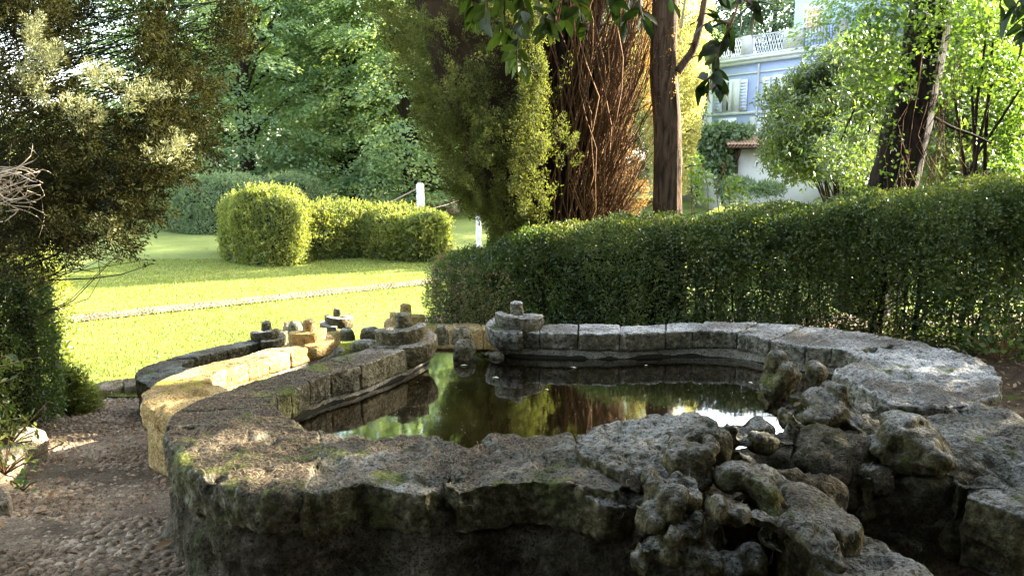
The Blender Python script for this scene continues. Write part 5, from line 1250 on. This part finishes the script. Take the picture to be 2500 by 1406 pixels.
# lower left wing with its own terrace
wing = empty('side_wing', (9.2, 47.5, -1.2), 'low cream wing with a balustraded terrace at the villa corner', 'building')
def wbox(name, x0, x1, y0, y1, z0, z1, mat, parent=None): V, q = box(x0, x1, y0, y1, z0, z1); return part(name, mesh_np(name, xf(V, VM), q), M[mat], parent or wing)
wbox('wall', -4.5, -.06, .4, 6, -1.3, 3.0, 'cream'); wbox('cornice', -4.7, -.06, .2, 6, 3.0, 3.2, 'villa_trim')
for k in range(14): wbox('baluster', -4.5 + k * .32, -4.42 + k * .32, .45, .55, 3.2, 4.1, 'villa_trim')
wbox('rail', -4.6, -.06, .4, .6, 4.1, 4.2, 'villa_trim'); wbox('shutter', -1.8, -1.0, .34, .398, .3, 2.2, 'villa_trim')
# annex with tiled awning
ann = empty('annex', W(1850, 480, 36), 'small cream annex with a tiled awning on dark timber brackets', 'building')
a0 = W(1800, 375, 36); 
def abox(name, x0, x1, y0, y1, z0, z1, mat, parent=None): V, q = box(x0, x1, y0, y1, z0, z1); return part(name, mesh_np(name, V, q), M[mat], parent or ann)
ax = W(1752, 400, 36).x; az = W(1800, 362, 36).z
abox('wall', ax + .2, ax + 9, 36.2, 41, -1.3, az + .1, 'cream')
rf = abox('awning', ax + .15, ax + 4.2, 35.0, 36.3, az - .02, az + .04, 'wood_dark')
for k in range(26):
    for r_ in range(5):
        me = mesh_np('tile', tube([(ax + .25 + k * .155, 34.95 + r_ * .27, az + .09 + r_ * .10), (ax + .25 + k * .155, 35.26 + r_ * .27, az + .21 + r_ * .10)], .075, 6)[0], tube([(0, 0, 0), (0, 1, 0)], .1, 6)[1]) if False else None
A = Acc()
tv, tf = tube([(0, 0, 0), (0, .31, .10)], .078, 6); tme = mesh_np('tile', tv, tf); tme.materials.append(M['tile'])
for k in range(26):
    for r_ in range(5):
        o = link('tile', tme, None, rf, (ax + .25 + k * .155, 34.95 + r_ * .27, az + .09 + r_ * .09)); o.matrix_parent_inverse = Matrix.Identity(4)
for x in (ax + .9, ax + 2.7): 
    part('bracket', tubes('bracket', [([(x, 36.2, az - .9), (x - .1, 35.1, az - .1)], .06)], 4), M['wood_dark'], ann)
abox('bracket_post', ax + .75, ax + 1.0, 36.0, 36.19, az - 1.2, az - .03, 'wood_dark')
# arched door surround
A = Acc(); tq = np.linspace(0, math.pi, 14); A.add(*tube([(ax + 2.6 + .75 * math.cos(x), 36.15, 1.0 + .75 * math.sin(x)) for x in tq], .07, 5)); part('door_arch', A.me('door_arch'), M['villa_trim'], ann)
# garden furniture
def garden_chair(x, y, label):
    e = empty('garden_chair', (x, y, -1.16), label, 'chair', 'white garden chairs'); 
    V, q = box(-.24, .24, -.22, .22, .42, .46); s = link('seat', mesh_np('seat', V, q), M['white_metal'], e)
    for sx_ in (-1, 1):
        for sy_ in (-1, 1): link('leg', mesh_np('leg', *tube([(sx_ * .22, sy_ * .2, 0), (sx_ * .2, sy_ * .18, .42)], .022, 5)), M['white_metal'], e)
    A = Acc()
    for k in range(5): A.add(*tube([(-.2 + k * .1, .2, .45), (-.2 + k * .1, .26, .88)], .014, 4))
    A.add(*tube([(-.23, .2, .45), (-.22, .27, .9), (.22, .27, .9), (.23, .2, .45)], .02, 5)); link('backrest', A.me('backrest'), M['white_metal'], e); return e
for i, (u, lb) in enumerate([(1925, 'white metal garden chair by the border plants'), (1955, 'white metal garden chair in the middle of the seating under the laurel'), (2035, 'white metal garden chair nearest the leaning tree')]):
    p = W(u, 480, 26); c = garden_chair(p.x, 26 + .4 * i, lb); c.rotation_euler = (0, 0, i * 1.3)
p = W(1995, 470, 26); e = empty('garden_table', (p.x, 26, -1.16), 'white round garden table among the white chairs', 'table')
link('tabletop', mesh_np('tabletop', *tube([(0, 0, .7), (0, 0, .71), (0, 0, .74)], [.02, .5, .5], 20)), M['white_metal'], e); link('leg', mesh_np('leg', *tube([(0, 0, 0), (0, 0, .7)], .04, 6)), M['white_metal'], e)

# posts, ropes and the pot on the lawn
def wpost(u, vt, vb_, Y, w, label):
    a, b = W(u, vb_, Y), W(u, vt, Y); e = empty('wooden_post', (a.x, Y, ZL), label, 'post', 'weathered white posts')
    p, q = cube_grid(3, 3, 14); V = np.column_stack([(p[:, 0] - .5) * w, (p[:, 1] - .5) * w, p[:, 2] * (b.z - ZL)]); V = roughen(V + (a.x, Y, 0), q, ((9, .012, 2),)) - (a.x, Y, 0)
    link('post', mesh_np('post', V, q), M['post'], e)
    link('cap', mesh_np('cap', *[(lambda b_: b_[k])(box(-w * .35, w * .35, -w * .35, w * .35, b.z - ZL, b.z - ZL + .03)) for k in (0, 1)]), M['post'], e)
    return b
b_ = wpost(1027, 450, 520, 21.5, .2, 'weathered white post with ropes, tallest, rising behind the winding bush')
wpost(1168, 517, 560, 16.5, .11, 'short white post close to the cypress foliage')
for lb, p0, p1 in [('pale rope running down from the tall white post to the bushes', W(1020, 460, 21.5), W(915, 508, 21.5)), ('pale rope from the tall white post toward the cypress', W(1036, 514, 21.4), W(1135, 484, 23))]:
    tag(link('rope', tubes('rope', [([p0, (p0 + p1) / 2 + Vector((0, 0, -.03)), p1], .012)], 5), M['rope']), lb, 'rope')
p = P(1107, 520, LAWN_Z); Yp = p.y; s = Yp / F_PX
e = empty('plant_pot', (p.x, p.y, LAWN_Z), 'pale terracotta pot standing on the shaded lawn by the cypress', 'pot')
zz = [(0, 13), (.02, 13), (.12, 14.5), (22, 20), (27, 21), (27.2, 24), (34, 24.5), (34.2, 22), (28, 20)]
link('pot', mesh_np('pot', *tube([(0, 0, z * s) for z, r in zz], [r * s for z, r in zz], 22), smooth=True), M['terracotta'], e)
link('soil', mesh_np('soil', *tube([(0, 0, 29 * s), (0, 0, 30 * s)], [.01, 20 * s], 16)), M['soil'], e)

# ------------------------------------------------------------------ trees outside the picture that shade the terrace
sh = empty('shade_oak', (9.5, 5.8, -.4), 'unseen dense evergreen oak beside the terrace, placed for its shade', 'tree')  # unseen tree put in to keep the sun off the pool
shade_crown('crown', sh, 9.6, 6.3, 5.0, 2.2, 2.9, 5.2, 40000, .17, 'leaf_dark', 3)
part('trunk', tubes('trunk', [([(9.5, 5.8, -.45), (9.6, 5.7, 3), (9.6, 5.6, 7)], np.array([.3, .22, .1]))], 10), M['bark_dark'], sh)
sh = empty('shade_oak', (6.6, 1.2, -.4), 'unseen evergreen oak close behind the terrace rocks, placed for its shade', 'tree')
shade_crown('crown', sh, 6.6, 1.4, 3.6, 2.2, 2.8, 3.4, 20000, .17, 'leaf_dark', 4)
part('trunk', tubes('trunk', [([(6.6, 1.2, -.45), (6.6, 1.3, 3), (6.6, 1.4, 6)], np.array([.3, .22, .1]))], 10), M['bark_dark'], sh)
sh = empty('magnolia', (-2.2, -1.6, -.4), 'broad evergreen magnolia spreading over the terrace', 'tree')
shade_crown('crown', sh, .2, .1, 4.8, 6.0, 3.6, 1.3, 26000, .2, 'leaf_dark', 5)
part('trunk', tubes('trunk', [([(-2.2, -1.6, -.45), (-1.8, -1.2, 2.2), (-.6, -.4, 4.6)], np.array([.28, .22, .12]))], 10), M['bark_dark'], sh)
sh = empty('shade_hedge', (0, -2.6, -.4), 'unseen tall dark hedge added behind the camera to shade the terrace', 'hedge')  # added out of view to keep sky light off the near stone faces
V, q, N_ = loft_hedge([(-6.3, 0), (-4.5, -2.3), (0, -3.1), (4, -2.9), (7, -1.8)], .6, 4.5, -.45, amp=.25, seed=7, n=90)
part('inner_mass', mesh_np('inner_mass', V - N_ * .1, q, smooth=True), M['core'], sh)
Pn, Nn = sample(V, q, 14000); part('foliage', leaf_me('foliage', Pn, Nn + rdir(len(Pn)), rdir(len(Pn)), .12, .06), M['leaf_dark'], sh)
# tall trees far right that throw the long shade over the far lawn
for lb, x, y, k, rz, s in [('tall broadleaf tree beyond the laurel', 19.5, 34, 0, 1., 1.25), ('tall broadleaf tree beside the villa drive', 27, 40, 1, 2., 1.35), ('tall broadleaf tree at the side of the lawn', 35, 44, 0, .4, 1.3)]:
    add_tree(lb, x, y, (cr1, cr2)[k], (tk1, tk2)[k], G, rz, s)

# ------------------------------------------------------------------ overhanging leafy twigs at the top
leafV, leafF = leaves(np.array([[0, 0, 0.]]), np.array([[0, 1., 0]]), np.array([[0, 0, 1.]]), 1., .34, .10)
def big_leaf(seed):
    n = 9; t = np.linspace(0, 1, n); w = .19 * np.sin(np.pi * t ** .85) ** .8; z = -.12 * t ** 2 * (1 + .3 * seed)
    V = []; 
    for i in range(n): V += [(-w[i], t[i], z[i] + abs(w[i]) * .28), (0, t[i], z[i]), (w[i], t[i], z[i] + abs(w[i]) * .28)]
    q = []
    for i in range(n - 1): b = i * 3; q += [(b, b + 3, b + 4, b + 1), (b + 1, b + 4, b + 5, b + 2)]
    me = mesh_np('leaf', np.array(V), np.array(q), np.full(len(V), .2 + .3 * seed), smooth=True); me.materials.append(M['leaf_hang'] if seed < 2 else M['leaf_hang_dark']); return me
M['leaf_hang'] = m_leaf('laurel_leaf_near', [(.035, .06, .012), (.065, .095, .022), (.10, .135, .035)], .4, spec=.22, rough=.5, clump=.3, csc=6)
M['leaf_hang_dark'] = m_leaf('laurel_leaf_near_dark', [(.014, .028, .008), (.024, .045, .012)], .3, spec=.25, rough=.45, clump=.3, csc=6)
bl = [big_leaf(i) for i in range(3)]
def hanging(label, twigs, Y, L, dark=False, per=7):
    e = empty('hanging_branch', W(twigs[0][0][0], twigs[0][0][1], Y), label, 'branch', 'leafy branches hanging from overhead')
    A = Acc()
    for tw in twigs:
        p = np.array([W(u, v, Y + .15 * math.sin(u * .05 + v * .03)) for u, v in tw]); tt = np.linspace(0, len(p) - 1, 5 * len(p)); c = catmull(p, tt); A.add(*tube(c, np.linspace(.006, .002, len(tt)), 5))
        n = int(per * (len(p) - 1))
        for k in range(n):
            s = (k + .5) / n if n > 1 else 1; s = .15 + .85 * s; i_ = min(len(c) - 2, int(s * (len(c) - 1))); b0 = Vector(c[i_]); d = (Vector(c[i_ + 1]) - b0).normalized()
            side = Vector(rdir(1)[0]); dr = (d * .55 + side * .75 + Vector((0, 0, -.35))).normalized()
            q_ = dr.to_track_quat('Y', 'Z'); q_ = q_ @ Matrix.Rotation(g.uniform(-1.2, 1.2), 3, 'Y').to_quaternion()
            o = link('leaf', bl[2] if dark else bl[g.integers(2)], None, e); o.location = b0 - Vector(e.location); o.rotation_mode = 'QUATERNION'; o.rotation_quaternion = q_
            sc = L * g.uniform(.7, 1.15); o.scale = (sc, sc, sc)
    part('twig', A.me('twig', True), M['twig'], e); return e
hanging('broad bunch of green leaves hanging in front of the big cypress', [[(1200,-160),(1190,-40),(1185,60)],[(1200,-160),(1230,0),(1225,90)],[(1230,-160),(1270,-20),(1290,60)],[(1160,-160),(1150,-30),(1165,40)],[(1300,-160),(1310,-20),(1330,50),(1345,80)],[(1330,-160),(1370,-30),(1385,50)],[(1350,-160),(1400,-20),(1425,60)],[(1290,-160),(1265,80),(1262,150)],[(1262,60),(1240,110),(1285,160)]], 2.5, .078, per=10)
hanging('dark leaves hanging between the big cypress and the bare trunk', [[(1520,-160),(1500,-30),(1490,30)],[(1530,-160),(1540,-20),(1530,60)],[(1540,-160),(1560,0),(1572,50)],[(1600,-150),(1620,-40),(1640,10)]], 2.6, .08, dark=True, per=6)
hanging('long thin dark twig with leaf whorls hanging in front of the villa', [[(1830,-160),(1810,-20),(1785,60),(1760,110),(1745,160),(1742,185)],[(1800,-10),(1835,10),(1850,25)],[(1785,60),(1750,50),(1720,60)],[(1760,110),(1735,100),(1722,120)],[(1742,185),(1725,195),(1705,210)],[(1742,185),(1755,195),(1762,205)],[(1790,-160),(1770,-40),(1750,10)]], 2.6, .085, dark=True, per=4)
hanging('dark leaves dipping into the upper corner beyond the leaning tree', [[(2560,-160),(2500,-20),(2470,30)],[(2560,-160),(2520,0),(2490,70)],[(2440,-160),(2450,-40),(2440,20)],[(2570,0),(2530,60),(2485,95)]], 2.8, .10, dark=True, per=5)
hanging('thin leafy twig poking in beside the dark square-cut hedge', [[(-90,930),(-20,900),(40,885),(100,870)],[(-90,960),(-20,940),(30,925)],[(-20,900),(10,870),(30,880)],[(-90,990),(-10,985),(15,1000)]], 3.6, .06, per=4)

# ------------------------------------------------------------------ small plants, leaves, litter
def lowplant(label, u, v, z, n, L, Wd, r, mat, stems=True, cat='plant', name='ground_plant'):
    p = P(u, v, z); e = empty(name, p, label, cat); Pn = np.array(p) + g.normal(size=(n, 3)) * (r, r, r * .6) + (0, 0, r * .9)
    link('leaves', leaf_me('leaves', Pn - np.array(p), rdir(n) + (0, -.3, .1), rdir(n) * .5 + (0, -.4, .9), L, Wd, fold=.12), M[mat], e)
    if stems: link('stems', tubes('stems', [([(0, 0, -.02), tuple((Pn[i] - np.array(p)) * .5), tuple(Pn[i] - np.array(p))], .004) for i in range(0, n, 4)], 4), M['twig'], e)
    return e
lowplant('glossy dark seedling at the foot of the leaning tree', 2150, 800, -.42, 90, .085, .04, .16, 'leaf_bush_blue')
lowplant('glossy dark leaves low beside the seedling under the hedge', 2225, 815, -.42, 60, .08, .04, .12, 'leaf_bush_blue')
lowplant('ivy patch on the bank past the end of the pool rim', 2440, 880, -.42, 120, .06, .05, .2, 'leaf_ivy')
lowplant('ivy patch at the picture edge above the gravelly ground', 2500, 830, -.42, 120, .06, .05, .25, 'leaf_ivy')
lowplant('small dark fern-like plant under the middle of the hedge', 1510, 798, -.42, 60, .07, .02, .1, 'leaf_bush_blue')
lowplant('tiny green seedling growing on the nearer left rim', 852, 882, 0, 14, .022, .014, .014, 'leaf_ivy')
lowplant('tiny clover-like sprout at the base of the holed rocks', 1497, 1330, -.3, 10, .02, .016, .03, 'leaf_ivy')
lowplant('yellow weeds growing over the kerb stone by the path', 25, 1080, -.6, 90, .05, .02, .09, 'leaf_bush')
lowplant('yellow-green weeds between the lower kerb stones', 10, 1150, -.6, 90, .05, .022, .1, 'leaf_bush')
lowplant('small sprig growing beside the lowest kerb stone', 55, 1190, -.55, 16, .04, .025, .035, 'leaf_ivy')
# fallen and floating leaves
dl = mesh_np('leaf', leaves(np.array([[0, -.5, 0.]]), np.array([[0, 1., 0]]), np.array([[0, 0, 1.]]), 1., .5, .2)[0], leafF, np.full(4, .8)); dl.materials.append(M['leaf_pale'])
dl2 = dl.copy(); dl2.materials.clear(); dl2.materials.append(M['leaf_dead'])
for u, v, s, lb in [(1133, 892, .05, 'pale leaf floating just inside the sill'), (1210, 922, .05, 'pale leaf floating off the spiral at the pool corner'), (1335, 951, .03, 'tiny leaf floating mid pool'), (1400, 897, .045, 'thin pale leaf floating beneath the far rim'), (1577, 892, .03, 'small leaf floating in the dark water under the far rim'), (1832, 934, .035, 'pale leaf floating beside the upright holed rock')]:
    p = P(u, v, WL1 + .004); o = link('floating_leaf', dl, None, None, p); o.scale = (s, s, s); o.rotation_euler = (0, 0, g.uniform(.8, 2.3)); tag(o, lb, 'leaf', 'pale leaves floating on the pool')
for u, v, z, s, lb in [(1945, 988, .02, .06, 'russet dead leaf caught behind the upright holed rock'), (1621, 1140, .06, .045, 'dead leaf stuck between the near rocks'), (2330, 848, -.3, .12, 'big russet leaf on the bank past the rim'), (2100, 785, -.25, .1, 'orange-brown leaf under the dark seedling'), (430, 1135, -.75, .06, 'brown leaf at the foot of the sunlit wall'), (1100, 1368, -.38, .09, 'curled brown leaf beside the flat stone'), (1215, 1385, -.4, .07, 'brown leaf on the soil near the pale pebbles'), (400, 1330, -.4, .1, 'large brown leaf on the cobbles at the wall foot')]:
    p = P(u, v, z); o = link('fallen_leaf', dl2, None, None, p); o.scale = (s, s, s); o.rotation_euler = (g.uniform(-.4, .4), g.uniform(-.4, .4), g.uniform(0, 6)); tag(o, lb, 'leaf', 'fallen dead leaves')
# leaf litter on the ground
n = 9000; lx = g.uniform(-4.5, 5.5, n); ly = g.uniform(1.8, 9, n); k = (lx > 2.2) | (lx < -2.0 - .1 * ly) | ((ly < 3) & (g.random(n) < .5)) | (g.random(n) < .12) | ((ly > 6.2) & (lx > 0)); lx, ly = lx[k], ly[k]; n = len(lx)
Pn = np.column_stack([lx, ly, ground_z(lx, ly) + .02]); tag(link('leaf_litter', leaf_me('leaf_litter', Pn, rdir(n) * (1, 1, .35), rdir(n) * .4 + (0, 0, 1), .035 + .03 * g.random(n), .018 + .015 * g.random(n), fold=.3), M['leaf_dead']), 'scattered dry leaves over path edges and bare soil', 'leaf litter', kind='stuff')
n = 700; lx = g.uniform(-9, 2, n); ly = g.uniform(7.6, 22, n); Pn = np.column_stack([lx, ly, np.full(n, LAWN_Z + .02)]); tag(link('lawn_leaves', leaf_me('lawn_leaves', Pn, rdir(n) * (1, 1, .3), rdir(n) * .4 + (0, 0, 1), .05, .03, fold=.3), M['leaf_dead']), 'few dry leaves fallen on the lawn', 'fallen leaves', kind='stuff')
# needles and twigs fallen on the stone tops
allV = []; allF = []; o_ = 0
for V, Fs in STONES:
    for f in Fs:
        allF += [tuple(x) for x in (f + o_).tolist()]
    allV.append(V); o_ += len(V)
bvh = BVHTree.FromPolygons([tuple(x) for x in np.concatenate(allV).tolist()], allF)
NV = []; NF = []; cnt = 0
zones = [((-1.9, -.2), (2.4, 5.2), 9000), ((-2.6, -1.2), (4.2, 6.5), 2500), ((-1.2, 2.4), (2.0, 3.4), 4200), ((.9, 2.9), (3.0, 5.3), 2600)]
for (xa, xb), (ya, yb), nn in zones:
    for _ in range(nn):
        x, y = g.uniform(xa, xb), g.uniform(ya, yb)
        if vn(np.array([[x * 2.2, y * 2.2, 0]]), 77)[0] < g.uniform(-1, .5): continue
        h, nrm, _i, _d = bvh.ray_cast(Vector((x, y, .8)), Vector((0, 0, -1)))
        if h is None or nrm.z < .55: continue
        a = g.uniform(0, 6.283); l = g.uniform(.012, .032); w = .0011; d = Vector((math.cos(a), math.sin(a), 0)); d = (d - nrm * d.dot(nrm)).normalized(); s_ = d.cross(nrm) * w
        p0 = h + nrm * .0015; p1 = h + d * l * .5 + nrm * g.uniform(.003, .009) + s_ * g.uniform(-4, 4); p2 = h + d * l + nrm * .002
        NV += [p0 - s_, p0 + s_, p1 + s_, p1 - s_, p2 + s_, p2 - s_]; NF += [(cnt, cnt + 1, cnt + 2, cnt + 3), (cnt + 3, cnt + 2, cnt + 4, cnt + 5)]; cnt += 6
tag(link('fallen_needles', mesh_np('fallen_needles', np.array(NV), np.array(NF)), M['needle']), 'dry needles and twig bits lying over the stone rims', 'needles', kind='stuff')
